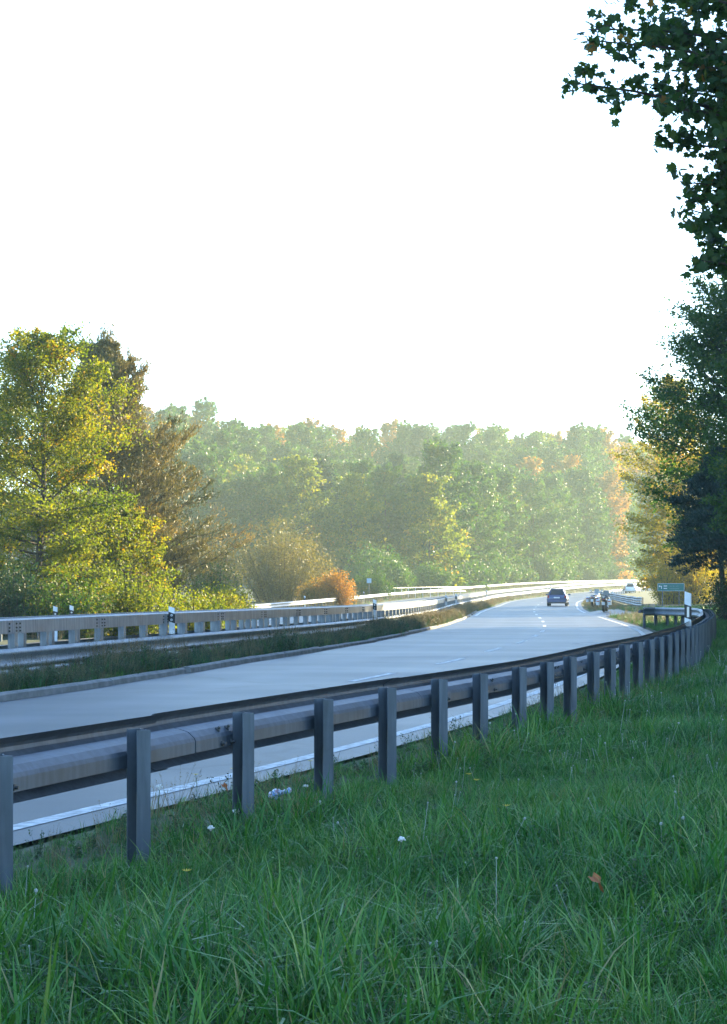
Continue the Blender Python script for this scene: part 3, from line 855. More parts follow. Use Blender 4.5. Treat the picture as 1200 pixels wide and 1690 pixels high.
for (x, y, k) in ((58, 412, 0), (63, 425, 1), (66, 440, 5), (60, 432, 2), (54.5, 402, 5), (70, 452, 0), (49, 386, 1), (72, 470, 3), (76, 484, 0), (45, 372, 5), (67, 458, 3), (61, 446, 0)):
    hill_tree(k, x, y, rh.uniform(.7, .95), 'foot')
st_, fo_ = bush(35, 4.2, 3.2, 60, 110, .34, -.05, .4)
sm_ = st_.mesh('stem'); sm_.materials.append(M_bark); fm_ = fo_.mesh('foliage'); fm_.materials.append(L_green)
for i in range(30):
    y = 225 + i * 7.0; x = float(Fx(y)) - rh.uniform(4.5, 9)
    root = empty('shrub', (x, y, gz(x, y) - .1), 'green shrub in the hazy row along the foot of the hill behind the far rail', 'shrub', 'shrubs at the foot of the hill', rh.uniform(0, 6.28))
    k_ = rh.uniform(.7, 1.25); root.scale = (k_, k_, k_ * rh.uniform(.8, 1.3))
    for n_, me in (('stem', sm_), ('foliage', fm_)):
        o = bpy.data.objects.new(n_, me); COL.objects.link(o); o.parent = root

# right: roadside wood
tk, cr = grow(51, 18.5, 4.4, .04, 80, 10, 54, .20, lambda t: (math.sin(math.pi * (.22 + .74 * t)) ** .6), 0, 62, .0, .14, .24, tbias=.12, umin=.3)
tree_obj('sunlit_tree', tk, cr, M_bark, L_gold, (26.0, 152, gz(26, 152)), 'tall golden lit tree behind the green road sign', None, 'tree')
tk, cr = grow(56, 13, 3.6, .15, 50, 9, 50, .2, None, 0, 62, .0, .14, .22, tbias=.1)
tree_obj('sunlit_tree', tk, cr, M_bark, L_gold, (29.5, 160, gz(29.5, 160)), 'second golden tree, right of the green road sign, trunk beside the marker post', None, 'tree', 1.0)
tk, cr = grow(52, 9.6, 2.9, .40, 90, 9, 60, .24, lambda t: (1 - t) ** .8 + .06, -6, 40, -.08, .10, .16, aspect=.25, up=.1, needles=True, whorl=6, umin=.15)
tree_obj('spruce_tree', tk, cr, M_bark, L_spruce, (14.5, 73.6, gz(14.5, 73.6)), 'dark blue green spruce in the shade at the right, beside the green sign', sc=.76)
tk, cr = grow(57, 11.5, 3.4, .33, 90, 9, 56, .25, lambda t: (1 - t) ** .8 + .06, -6, 40, -.08, .10, .18, aspect=.25, up=.1, needles=True, whorl=6, umin=.15)
tree_obj('spruce_tree', tk, cr, M_bark, L_spruce, (15.6, 70, gz(15.6, 70)), 'taller dark spruce cut by the right edge, behind the first spruce', sc=.76)
tk, cr = grow(53, 19.5, 5.6, .24, 96, 12, 90, .20, lambda t: (math.sin(math.pi * (.2 + .74 * t)) ** .7), 0, 60, .02, .13, .28, umin=.3)
tree_obj('ash_tree', tk, cr, M_bark, L_green, (16.6, 77, gz(16.6, 77)), 'tall green tree rising above the dark spruce at the right edge', sc=.77)
tk, cr = grow(58, 13.5, 3.8, .27, 60, 10, 70, .17, None, 0, 60, .0, .13, .2, umin=.28)
tree_obj('hazel_tree', tk, cr, M_bark, L_green, (15.2, 66.5, gz(15.2, 66.5)), 'dense green tree cut by the right edge, lower than the tall one behind it', sc=.76)
for i, (x, y, h_, r_b, lab) in enumerate(((25.2, 149, 4.5, 2.2, 'golden shrub right behind the left half of the green sign'), (26.8, 149, 5.2, 2.6, 'golden shrub behind the right half of the green sign'),
        (30.5, 156, 5.0, 3.0, 'golden shrub further right behind the large white marker post'), (34.5, 158, 5.0, 3.0, 'golden shrub half hidden by the trunks at the right edge'))):
    bush_obj('shrub', 70 + i, h_, r_b, 60, 110, .17, L_gold, x, y, lab, .1, .25)
bush_obj('shrub', 80, 2.0, 1.6, 50, 130, .10, L_dark, 14.6, 71.2, 'dark shrub at the foot of the trees at the right edge')
bush_obj('shrub', 81, 1.5, 1.3, 40, 130, .09, L_green, 14.2, 63, 'low green shrub on the grass bank below the right edge trees')
woods = [(16.4, 44), (20.5, 50), (19.5, 58), (24.5, 57), (21.5, 65), (28.5, 63), (22, 72), (26.0, 73), (33, 70), (23.0, 81), (30.5, 82), (37.5, 79), (36, 62), (30, 49), (24, 42), (41, 70), (14.5, 33), (44, 86), (22, 33), (38, 52), (25, 66), (33, 57), (28, 56), (36, 71), (40, 61), (22, 58), (45, 77), (48, 68), (18, 38), (27, 36), (32, 43), (36, 146), (41, 150), (47, 155), (42, 143), (51, 160), (53, 150), (57, 163), (35, 136), (15.5, 39.5), (42, 53)]
proto = None
tk, cr = grow(54, 21, 5.6, .1, 64, 9, 64, .46, None, 0, 60, .02, .16, .28, twigs=False, umin=.3)
tm = tk.mesh('trunk'); tm.materials.append(M_bark); cm = cr.mesh('crown'); cm.materials.append(L_green)
for (x, y) in woods:
    root = empty('forest_tree', (x, y, gz(x, y)), 'tall green tree of the shady roadside wood beyond the right edge', 'tree', 'trees of the roadside wood', rh.uniform(0, 6.28))
    s_ = rh.uniform(.85, 1.12); root.scale = (s_, s_, s_)
    for n_, me in (('trunk', tm), ('crown', cm)):
        o = bpy.data.objects.new(n_, me); COL.objects.link(o); o.parent = root

# overhanging maple at the upper right: trunk stands right of the frame
def maple():
    r = np.random.default_rng(61)
    trunk, crown = MB(), MB()
    bx, by = 6.2, 18.5
    b0 = gz(bx, by)
    tp = np.array([(bx, by, b0 - .3), (bx + .05, by, b0 + 2), (bx - .05, by + .1, b0 + 4), (bx + .02, by, b0 + 6.5), (bx + .1, by - .1, b0 + 9.5)])
    trunk.tube(tp, [.26, .21, .18, .14, .07], 10)
    # bough tips: sideways reach, away, height
    tips = [(2.28, 17.6, 6.78), (1.98, 18.0, 6.5), (2.75, 17.4, 6.1), (2.3, 18.6, 7.2), (3.0, 17.2, 7.15), (2.6, 18.8, 7.6), (3.05, 18.2, 5.95), (2.95, 18.6, 6.6),
            (3.35, 17.2, 5.75), (3.5, 18.4, 6.3), (3.15, 17.6, 5.15), (3.35, 18.2, 4.95), (3.25, 17.8, 4.7), (3.6, 17.4, 5.3), (3.75, 18.2, 5.6), (3.7, 17.8, 4.85),
            (3.4, 17.6, 7.6), (3.9, 17.2, 6.9), (3.3, 18.9, 8.0), (4.3, 17.4, 6.2), (4.4, 18.6, 5.4), (4.6, 17.2, 7.6), (4.8, 18, 8.6), (4.2, 17.0, 5.1), (3.0, 18, 7.9), (2.75, 17.9, 7.0), (3.2, 18.1, 6.9), (3.3, 17.6, 6.4), (3.5, 17.8, 5.5), (3.3, 18, 5.35), (3.7, 17.5, 6.0), (3.9, 18.4, 5.0), (3.0, 17.3, 6.5), (3.6, 18.2, 7.3), (3.1, 18.4, 7.5), (3.8, 17.6, 8.0), (3.5, 17.2, 6.6), (4.0, 18.3, 6.4), (2.9, 17.9, 8.2), (3.9, 17.4, 5.9), (3.35, 17.6, 5.9), (3.55, 18, 6.0), (3.45, 17.9, 5.65), (3.2, 18, 5.5), (3.6, 17.5, 5.6)]
    sh = np.array([(0, -.5), (.30, -.42), (.24, -.22), (.5, -.05), (.30, .08), (.34, .26), (.12, .20), (0, .52), (-.12, .20), (-.34, .26), (-.30, .08), (-.5, -.05), (-.24, -.22), (-.30, -.42)])
    P = []; Tn = []; G = []
    for (tx, ty, tz_) in tips:
        zs = min(tz_ - .35, 8.5) - r.uniform(.2, .8)
        o = np.array([np.interp(zs, tp[:, 2], tp[:, c]) for c in range(3)])
        tip = np.array([tx, ty, tz_]) 
        k = np.linspace(0, 1, 7)[:, None]
        L = np.linalg.norm(tip - o)
        pts = o + (tip - o) * k + np.array([0, 0, .10 * L]) * (k * (1 - k)) * 4 * .5
        trunk.tube(pts, np.linspace(.045, .007, 7), 5, cap=False)
        for j in range(28):
            u = .22 + .78 * (j + r.uniform(0, 1)) / 28
            p0 = np.array([np.interp(u, k[:, 0], pts[:, c]) for c in range(3)])
            d2 = unit(np.array([(tip - o)[0], 0, 0]) * .25 / L + r.normal(0, .62, 3) * np.array([1, .9, .7]))
            l2 = r.uniform(.22, .5) * (1.15 - .6 * u)
            trunk.tube([p0, p0 + d2 * l2 * .5 + [0, 0, .02], p0 + d2 * l2], [.006, .004, .003], 3, cap=False)
            nl = 15
            w_ = r.uniform(.1, 1.1, nl)
            P.append(p0 + d2 * (l2 * w_)[:, None] + r.normal(0, .055, (nl, 3)))
            Tn.append(.40 + r.normal(0, .12) + r.normal(0, .22, nl))
    P = np.concatenate(P); Tn = np.clip(np.concatenate(Tn), 0, 1)
    n = len(P)
    nrm = r.normal(size=(n, 3)) * .75; nrm[:, 2] += .6; nrm[:, 1] -= .35; nrm = unit(nrm)
    u = r.normal(size=(n, 3)) * .6; u[:, 2] -= .5; u[:, 0] -= .3
    u = unit(u - nrm * np.sum(u * nrm, 1, keepdims=True)); v = np.cross(nrm, u)
    s = r.uniform(.065, .135, n)
    V = P[:, None, :] + (v[:, None, :] * sh[None, :, 0:1] + u[:, None, :] * sh[None, :, 1:2]) * s[:, None, None]
    curl = (np.abs(sh[:, 0]) ** 2) * .35
    V = V - nrm[:, None, :] * (curl[None, :, None] * s[:, None, None])
    k = len(sh)
    crown.add_fixed(V.reshape(-1, 3), np.arange(n * k).reshape(n, k), Tn)
    root = empty('maple_tree', (bx, by, b0), 'maple whose dark leafy boughs overhang the upper right corner', 'tree')
    trunk.build('trunk', M_bark, root); crown.build('crown', L_maple, root)
maple()

# ------------------------------------------------------------------ grass and weeds (stuff)
G_grass = grass_mat('grass_blade', [(0, (0.013, 0.074, 0.014)), (.35, (0.036, 0.155, 0.020)), (.65, (0.078, 0.220, 0.024)), (.9, (0.15, 0.28, 0.04)), (1, (0.27, 0.25, 0.10))])
G_weed = grass_mat('weed_leaf', [(0, (0.022, 0.060, 0.022)), (.5, (0.045, 0.105, 0.032)), (.8, (0.075, 0.085, 0.045)), (1, (0.16, 0.12, 0.07))])
G_dry = grass_mat('dry_grass', [(0, (0.06, 0.075, 0.025)), (.4, (0.15, 0.125, 0.05)), (1, (0.32, 0.23, 0.11))], .35)
M_petal_w = simple('white_petal', (0.75, 0.74, 0.72), .7, 0, .1)
M_petal_y = simple('yellow_petal', (0.75, 0.52, 0.02), .6, 0, .15)

def blades(mb, r, n, rad, h0, h1, w, curl, flat=0.0):
    az = r.uniform(0, 6.28, n); rr = rad * np.sqrt(r.uniform(0, 1, n))
    b0 = np.column_stack([np.cos(az) * rr, np.sin(az) * rr, np.zeros(n) - .02])
    h = r.uniform(h0, h1, n); da = r.uniform(0, 6.28, n)
    D = np.column_stack([np.cos(da), np.sin(da), np.zeros(n)]); S = np.column_stack([-np.sin(da), np.cos(da), np.zeros(n)])
    c = r.uniform(.1, 1, n) * curl
    ww = w * r.uniform(.6, 1.3, n)
    seg = [0, .35, .7, 1.0]
    wd = [1, .9, .6, .05]
    V = []
    for t, q in zip(seg, wd):
        p = b0 + np.array([0, 0, 1]) * (h * (t - c * .42 * t**2.4 ))[:, None] + D * (h * (c * t**2 * .85 + .08 * t))[:, None]
        V.append(p + S * (ww * q * .5)[:, None]); V.append(p - S * (ww * q * .5)[:, None])
    V = np.stack(V, 1)
    F = []
    ii = np.arange(n)[:, None] * 8
    for k in range(3):
        F.append(ii + np.array([2 * k, 2 * k + 1, 2 * k + 3, 2 * k + 2])[None])
    t = np.clip(r.normal(.5, .25, n), 0, 1)
    mb.add_fixed(V.reshape(-1, 3), np.concatenate(F), np.tile(t, 3))

def tuft_collection(name, specs):
    c = bpy.data.collections.new(name)
    for i, fn in enumerate(specs):
        m = MB(); mat = fn(m, np.random.default_rng(100 + i * 7 + len(name)))
        me = m.mesh(name); me.materials.append(mat)
        c.objects.link(bpy.data.objects.new(name + '_tuft', me))
    return c

def sp_blades(n, rad, h0, h1, w, curl, mat):
    def f(m, r):
        blades(m, r, n, rad, h0, h1, w, curl); return mat
    return f
def sp_mixed(n, nd):
    def f(m, r):
        blades(m, r, n, .12, .08, .24, .005, 1.0)
        m.q[-1] = (m.q[-1][0], np.clip(m.q[-1][1] + .18, 0, 1))
        blades(m, r, nd, .12, .1, .3, .006, 1.4); m.q[-1] = (m.q[-1][0], np.full(len(m.q[-1][1]), 1.6)); return G_grass
    return f
def sp_herb(n, h, mat, ls=.035):
    """leafy weed: stems with small leaves"""
    def f(m, r):
        for _ in range(n):
            a = r.uniform(0, 6.28); q = r.uniform(0, .1); hh = h * r.uniform(.5, 1.1)
            b0 = np.array([math.cos(a) * q, math.sin(a) * q, 0]); tip = b0 + np.array([r.normal(0, .25) * hh, r.normal(0, .25) * hh, hh])
            m.tube([b0, (b0 + tip) / 2 + [0, 0, .02], tip], [.003, .0025, .0015], 3, cap=False, tint=.6)
            k = 16
            w_ = r.uniform(.1, 1, k)
            add_leaves(m, b0 + (tip - b0) * w_[:, None] + r.normal(0, .022, (k, 3)), ls, r, .8, .5, None, 1, r.uniform(.2, .8, k))
        return mat
    return f
def sp_seed(n, h, mat):
    """tall seed stalks"""
    def f(m, r):
        for _ in range(n):
            a = r.uniform(0, 6.28); q = r.uniform(0, .12); hh = h * r.uniform(.6, 1.1)
            b0 = np.array([math.cos(a) * q, math.sin(a) * q, 0]); tip = b0 + np.array([r.normal(0, .12) * hh, r.normal(0, .12) * hh, hh])
            m.tube([b0, (b0 * .4 + tip * .6), tip], [.003, .002, .001], 3, cap=False, tint=.9)
            k = 14; w_ = r.uniform(.62, 1, k)
            add_leaves(m, b0 + (tip - b0) * w_[:, None] + r.normal(0, .014, (k, 3)), .02, r, .2, .5, None, 1, r.uniform(.6, 1, k))
        return mat
    return f
c_grass = tuft_collection('grass', [sp_blades(34, .10, .10, .26, .0055, .9, G_grass), sp_blades(30, .12, .08, .20, .006, 1.1, G_grass), sp_blades(26, .09, .14, .34, .007, .8, G_grass),
                                    sp_blades(22, .10, .16, .40, .009, 1.2, G_grass), sp_herb(7, .12, G_grass, .022), sp_herb(6, .14, G_weed, .022), sp_blades(30, .12, .06, .16, .006, .7, G_grass), sp_blades(14, .08, .2, .42, .011, 1.25, G_grass), sp_blades(40, .13, .06, .2, .004, 1.3, G_grass), sp_mixed(26, 5), sp_herb(9, .09, G_grass, .03), sp_herb(10, .11, G_grass, .02), sp_blades(34, .10, .10, .26, .0055, .9, G_grass), sp_blades(40, .12, .08, .2, .004, 1.2, G_grass) , sp_blades(40, .12, .08, .22, .004, 1.0, G_grass)])
def sp_fluff(n, h, mat, rad=.012):
    def f(m, r):
        for _ in range(n):
            a = r.uniform(0, 6.28); q = r.uniform(0, .12); hh = h * r.uniform(.6, 1.2)
            b0 = np.array([math.cos(a) * q, math.sin(a) * q, 0]); tip = b0 + np.array([r.normal(0, .15) * hh, r.normal(0, .15) * hh, hh])
            m.tube([b0, tip], [.002, .0012], 3, cap=False); m.ball(tip, rad * r.uniform(.3, .75), 5, 3)
        return mat
    return f
M_fluff = simple('seed_fluff', (.33, .36, .32), .8, 0, .2)
c_fluff = tuft_collection('seed_heads', [sp_fluff(1, .24, M_fluff), sp_fluff(2, .2, M_fluff, .009), sp_fluff(1, .3, M_fluff, .008), sp_fluff(3, .18, M_fluff, .007)])
c_weed = tuft_collection('weeds', [sp_herb(7, .55, G_weed, .05), sp_seed(7, .7, G_dry), sp_blades(24, .14, .2, .5, .008, .8, G_weed), sp_herb(6, .4, G_weed, .06), sp_blades(22, .14, .2, .55, .008, .7, G_dry)])
c_dry = tuft_collection('dry', [sp_seed(12, .6, G_dry), sp_blades(30, .16, .2, .5, .008, .8, G_dry), sp_herb(6, .5, G_dry, .05), sp_blades(30, .16, .15, .4, .008, .9, G_grass)])

def scatter(name, coll, P, scale, r, kind='stuff', tilt=.18):
    n = len(P)
    me = bpy.data.meshes.new(name)
    me.vertices.add(n); me.vertices.foreach_set('co', P.astype(np.float32).reshape(-1))
    a = me.attributes.new('rot', 'FLOAT_VECTOR', 'POINT')
    rot = np.column_stack([r.normal(0, tilt, n), r.normal(0, tilt, n), r.uniform(0, 6.28, n)])
    a.data.foreach_set('vector', rot.astype(np.float32).reshape(-1))
    a = me.attributes.new('size', 'FLOAT', 'POINT'); a.data.foreach_set('value', scale.astype(np.float32))
    a = me.attributes.new('pick', 'INT', 'POINT'); a.data.foreach_set('value', r.integers(0, len(coll.objects), n).astype(np.int32))
    o = bpy.data.objects.new(name, me); COL.objects.link(o)
    ng = bpy.data.node_groups.new(name + '_scatter', 'GeometryNodeTree')
    ng.interface.new_socket('Geometry', in_out='INPUT', socket_type='NodeSocketGeometry')
    ng.interface.new_socket('Geometry', in_out='OUTPUT', socket_type='NodeSocketGeometry')
    gi = ng.nodes.new('NodeGroupInput'); go = ng.nodes.new('NodeGroupOutput')
    ip = ng.nodes.new('GeometryNodeInstanceOnPoints')
    ci = ng.nodes.new('GeometryNodeCollectionInfo'); ci.inputs['Collection'].default_value = coll
    ci.inputs['Separate Children'].default_value = True; ci.inputs['Reset Children'].default_value = True
    def attr(nm, ty):
        q = ng.nodes.new('GeometryNodeInputNamedAttribute'); q.data_type = ty; q.inputs[0].default_value = nm
        return [s for s in q.outputs if s.enabled and s.name == 'Attribute'][0]
    ng.links.new(gi.outputs[0], ip.inputs['Points']); ng.links.new(ci.outputs[0], ip.inputs['Instance'])
    ip.inputs['Pick Instance'].default_value = True
    ng.links.new(attr('pick', 'INT'), ip.inputs['Instance Index'])
    ng.links.new(attr('rot', 'FLOAT_VECTOR'), ip.inputs['Rotation'])
    ng.links.new(attr('size', 'FLOAT'), ip.inputs['Scale'])
    ng.links.new(ip.outputs[0], go.inputs[0])
    md = o.modifiers.new('scatter', 'NODES'); md.node_group = ng
    tag(o, kind=kind)
    return o

def rand_area(n, y0, y1, fl, fr, r, pw=1.0):
    y = y0 + (y1 - y0) * r.uniform(0, 1, n) ** pw
    a, b_ = fl(y), fr(y)
    x = a + (b_ - a) * r.uniform(0, 1, n)
    return x, y
r = np.random.default_rng(77)
chunks = []; scs = []
def addg(n, y0, y1, fl, fr, s0, s1, sink=0.0, pw=1.0):
    x, y = rand_area(n, y0, y1, fl, fr, r, pw)
    z = ground(x, y) - sink
    patch = .75 + .35 * np.sin(x * 1.1 + 1.3 * np.sin(y * .7)) * np.sin(y * .9 + x * .3)
    chunks.append(np.column_stack([x, y, z])); scs.append(r.uniform(s0, s1, n) * np.clip(patch, .5, 1.15))
edge = lambda y: Rx(y) + .75
railx = lambda y: np.interp(y, P2n[:, 1], P2n[:, 0])
P2n = P[: int(len(P) * .93)]
P2n = np.array([(-2.62, 4.5), (-1.55, 7.75), (-.70, 10.3), (.16, 12.7), (1.0, 15.0), (1.95, 17.8), (3.05, 21.6), (4.55, 27.0), (6.45, 34.8), (8.85, 46.0), (10.35, 54), (11.45, 60), (12.2, 66), (12.6, 100)])
addg(8500, 4.6, 9, lambda y: railx(y) - .9, lambda y: .2 * y + 1.6, .6, 1.3)
addg(2200, 5, 24, lambda y: railx(y) - .12, lambda y: railx(y) + .5, 1.1, 1.75)
addg(9000, 3, 30, lambda y: .2 * y + 1.5, lambda y: .2 * y + 8, .7, 1.3)
addg(5000, 28, 75, lambda y: .2 * y + 3.5, lambda y: .2 * y + 12, .8, 1.5)
addg(13000, 8.5, 16, lambda y: railx(y) - .25, lambda y: .2 * y + 1.6, .5, 1.05)
addg(13000, 15, 28, lambda y: railx(y) - .35, lambda y: .2 * y + 2, .5, 1.05)
addg(12000, 27, 60, lambda y: railx(y) - .5, lambda y: .2 * y + 4, .7, 1.25)
addg(9000, 58, 130, lambda y: np.maximum(railx(y), Rx(y) + 3) - .5, lambda y: .2 * y + 6, 1.0, 1.8)
addg(3000, 17, 90, lambda y: Lx(y) - 1.5, lambda y: Lx(y) - .2, .9, 1.9)
addg(3600, 6, 36, lambda y: Rx(y) + .62, lambda y: railx(y), .25, .75)
addg(4000, 36, 72, lambda y: Rx(y) + .62, lambda y: np.maximum(railx(y), Rx(y) + 2.2), .5, 1.0)
addg(5000, 72, 96, lambda y: Rx(y) + .6, lambda y: Rx(y) + 6.5, .5, 1.1)
scatter('grass', c_grass, np.concatenate(chunks), np.concatenate(scs), r)
chunks, scs = [], []
addg(110, 5.5, 14, lambda y: railx(y) + .1, lambda y: .2 * y + 1, .7, 1.2)
addg(260, 12, 34, lambda y: railx(y) + .1, lambda y: .2 * y + 1, .8, 1.5)
scatter('seed_heads', c_fluff, np.concatenate(chunks), np.concatenate(scs), r)
chunks, scs = [], []
addg(8500, 17, 75, lambda y: Lx(y) - 1.5, lambda y: Lx(y) - .2, .4, 1.05)
addg(3000, 70, 112, lambda y: Lx(y) - 1.5, lambda y: Lx(y) - .15, .6, 1.0)
addg(900, 7, 26, lambda y: Rx(y) + .7, lambda y: railx(y) + .5, .25, .7)
addg(260, 8, 30, lambda y: railx(y) + .2, lambda y: railx(y) + 2.4, .2, .45)
scatter('weeds', c_weed, np.concatenate(chunks), np.concatenate(scs), r)
chunks, scs = [], []
addg(3800, 56, 150, lambda y: Lx(y) - 1.5, lambda y: Lx(y) - .1, .6, 1.15)
addg(2500, 112, 330, lambda y: Lx(y) - 1.5, lambda y: Lx(y) - .2, .5, .9)
addg(260, 74, 98, lambda y: Rx(y) + .5, lambda y: Rx(y) + 2.2, .5, .9)
addg(1800, 118, 226, lambda y: Rx(y) + .6, lambda y: Rx(y) + 3.2, .5, .9)
addg(3500, 60, 330, lambda y: Fx(y) - 4, lambda y: Fx(y) + 1, .7, 1.3)
addg(3500, 60, 330, lambda y: ORx(y) + .3, lambda y: Bx(y), .5, .9)
scatter('dry_grass', c_dry, np.concatenate(chunks), np.concatenate(scs), r)

# ------------------------------------------------------------------ marker posts
def outline_prism(m, pts_bot, zbot, ztop):
    """prism with its own bottom and top height per corner"""
    k = len(pts_bot)
    P_ = [(x, y, zbot(x, y)) for x, y in pts_bot] + [(x, y, ztop(x, y)) for x, y in pts_bot]
    F_ = [(i, (i + 1) % k, k + (i + 1) % k, k + i) for i in range(k)] + [tuple(range(k - 1, -1, -1)), tuple(range(k, 2 * k))]
    m.add(P_, F_)
def marker(loc, H, w, label, rz, band=(.42, .76), refl='dots', sl=.35, group=None):
    """white guide post with a slanted top and slanted black band; faces -y before rz"""
    root = empty('marker_post', loc, label, 'marker post', group, rz)
    d = w * .8
    sec = [(-w / 2, -d / 2 + .015), (-w / 2 + .015, -d / 2), (w / 2 - .015, -d / 2), (w / 2, -d / 2 + .015), (w * .18, d / 2), (-w * .18, d / 2)]
    m = MB(); outline_prism(m, sec, lambda x, y: 0, lambda x, y: H - (x + w / 2) * sl - max(0, y) * .3); m.build('body', M_white, root, world=False)
    s2 = [(x * 1.05, y * 1.05) for x, y in sec]
    m = MB(); outline_prism(m, s2, lambda x, y: H * band[0] - x * sl, lambda x, y: H * band[1] - x * sl); bd = m.build('black_band', M_black, root, world=False)
    zc = H * (band[0] + band[1]) / 2
    if refl == 'dots':
        for dz in (-1, 1):
            m = MB(); q = [(math.cos(a) * w * .2, -d / 2 * 1.05 - .004, zc + dz * H * (band[1] - band[0]) * .24 + math.sin(a) * w * .2) for a in np.linspace(0, 6.283, 12, endpoint=False)]
            q2 = [(x, y + .006, z) for x, y, z in q]
            m.add(q + q2, [tuple(range(12)), tuple(range(23, 11, -1))] + [(i, 12 + i, 12 + (i + 1) % 12, (i + 1) % 12) for i in range(12)])
            rf = m.build('reflector', M_refl, root, world=False)
            m = MB(); m.tube([(0, -d / 2 * 1.05 - .008, zc + dz * H * (band[1] - band[0]) * .24), (0, -d / 2 * 1.05, zc + dz * H * (band[1] - band[0]) * .24)], w * .07, 8)
            m.build('centre_bolt', M_bolt, root, world=False)
    else:
        m = MB(); m.box((0, -d / 2 * 1.05 - .002, zc), (w * .34, .008, H * (band[1] - band[0]) * .78)); m.build('reflector', M_refl, root, world=False)
    return root
def on_median(yv, off=.19, dz=.0):
    n = NTm([np.interp(yv, Pm[:, 1], sm)])[0]
    return (float(Bx(yv)) + n[0] * off, yv, float(np.interp(yv, Pm[:, 1], Pm[:, 2])) + dz)
for (yv, H, lab) in ((35.6, .55, 'white marker post with black band and two round reflectors, nearest one on the median barrier'),
                     (61.8, .62, 'marker post on the median barrier where the sunlight reaches the panel'),
                     (103, .62, 'marker post on the sunlit median barrier before it bends'),
                     (118, .62, 'marker post right at the bend of the sunlit median barrier'),
                     (170, .62, 'small far marker post on the bright median barrier beyond the bend'),
                     (250, .62, 'tiny marker post on the far median barrier left of the car')):
    marker(on_median(yv, .22, .62), H, .125, lab, R_(-8))
for (xv, yv, lab) in ((-9.15, 54, 'white marker post seen over the barrier at the left, the wider of two'),
                      (-9.55, 59.5, 'slim marker post with black band just right of the wider white one'),
                      (None, 97, 'marker post on the far rail in front of the willow bush'),
                      (None, 132, 'marker post on the far rail left of the orange bush'),
                      (None, 172, 'marker post on the far rail beside the orange bush'),
                      (None, 230, 'marker post on the far rail below the white railing'),
                      (None, 330, 'faint marker post on the distant rail at the right, above the motorcycles')):
    if xv is None: xv = float(Fx(yv)) - .3
    g0 = gz(xv, yv)
    marker((xv, yv, g0), 1.05 if yv > 60 else 1.2, .13, lab, R_(4), band=(.62, .86))
# the large one on the near rail's bend
yv = 36.2; xv = float(np.interp(yv, P[:250 if False else 480, 1], P[:480, 0])); nn = NT([np.interp(yv, P[:480, 1], ss[:480])])[0]
marker((xv - nn[0] * .30, yv - nn[1] * .30, float(Zr(yv)) + .70), .70, .135, 'large white marker post with a tall reflector, standing on the near guardrail at right', R_(-6), band=(.22, .60), refl='bar')

# ------------------------------------------------------------------ signs and railing on the far side
M_sign = simple('sign_green', (0.0, 0.16, 0.155), .35, 0, .08)
M_signw = simple('sign_white', (0.72, 0.76, 0.78), .4, 0, .05)
sx, sy = 23.0, 136.0
root = empty('road_sign', (sx, sy, gz(sx, sy)), 'wide green direction sign with white symbols in front of the golden trees', 'road sign')
zb = 1.16 - gz(sx, sy)
m = MB(); m.box((0, 0, zb + .29), (2.0, .05, .58), bevel=.01); m.build('board', M_sign, root, world=False)
m = MB()
for (cx, cz, wx, wz) in ((0, .565, 1.96, .022), (0, .012, 1.96, .022), (-.985, .29, .02, .56), (.985, .29, .02, .56)): m.box((cx, -.029, zb + cz), (wx, .008, wz))
tag(m.build('border', M_signw, root, world=False), kind='stuff')
m = MB(); y_ = -.031     # bent arrow
m.add([(-.92, y_, zb + .36), (-.83, y_, zb + .44), (-.83, y_, zb + .28)], [(0, 2, 1)])
m.box((-.77, y_, zb + .36), (.16, .006, .05)); m.box((-.71, y_, zb + .26), (.05, .006, .2)); m.build('arrow', M_signw, root, world=False)
m = MB(); m.box((-.42, -.03, zb + .38), (.26, .006, .06)); m.box((-.42, -.03, zb + .20), (.26, .006, .06)); m.build('symbol', M_signw, root, world=False)
m = MB()
rr_ = np.random.default_rng(3)
xq = -.06
for w_ in (.10, .07, .09, .06, .10, .08): m.box((xq, -.03, zb + .37), (w_ * .6, .005, .035)); xq += .115
tag(m.build('lettering', simple('sign_letter', (.25, .42, .42), .5), root, world=False), kind='stuff')
m = MB(); m.box((.25, -.03, zb + .175), (.74, .005, .018)); m.build('rule', MATS['sign_letter'], root, world=False)
for px_ in (-.62, .62):
    m = MB(); m.tube([(px_, .05, -.3), (px_, .05, zb + .5)], .038, 8); m.build('leg', M_post, root, world=False)
sx, sy = .55, 180.0
root = empty('square_sign', (sx, sy, gz(sx, sy)), 'small pale square sign on a thin pole right of the orange bush', 'road sign')
m = MB(); m.box((0, 0, 2.05), (.46, .03, .46), bevel=.006); m.build('board', simple('sign_blue', (.35, .5, .62), .4), root, world=False)
m = MB(); m.tube([(0, .04, -.2), (0, .04, 2.1)], .03, 8); m.build('pole', M_post, root, world=False)
# white handrail
ra = np.array([(1.9, 196), (6.2, 208), (12.5, 222)], float)
root = empty('railing', (1.9, 196, gz(1.9, 196)), 'thin white railing above the far guardrail, right of the small square sign', 'railing')
Q, sq = resample(ra, .5)
Q = np.column_stack([Q, [gz(*q) for q in Q]])
for hz in (1.15, .62):
    m = MB(); q = Q.copy(); q[:, 2] = np.interp(sq, [0, sq[-1]], [gz(1.9, 196) + hz, gz(12.5, 222) + hz]); m.tube(q, .035, 6); m.build('rail', M_white, root)
for s_ in np.arange(0, sq[-1] + .1, 2.4):
    q = [np.interp(s_, sq, Q[:, k]) for k in range(3)]
    m = MB(); m.tube([(q[0], q[1], q[2] - .3), (q[0], q[1], np.interp(s_, [0, sq[-1]], [gz(1.9, 196) + 1.15, gz(12.5, 222) + 1.15]))], .03, 6); m.build('post', M_white, root)

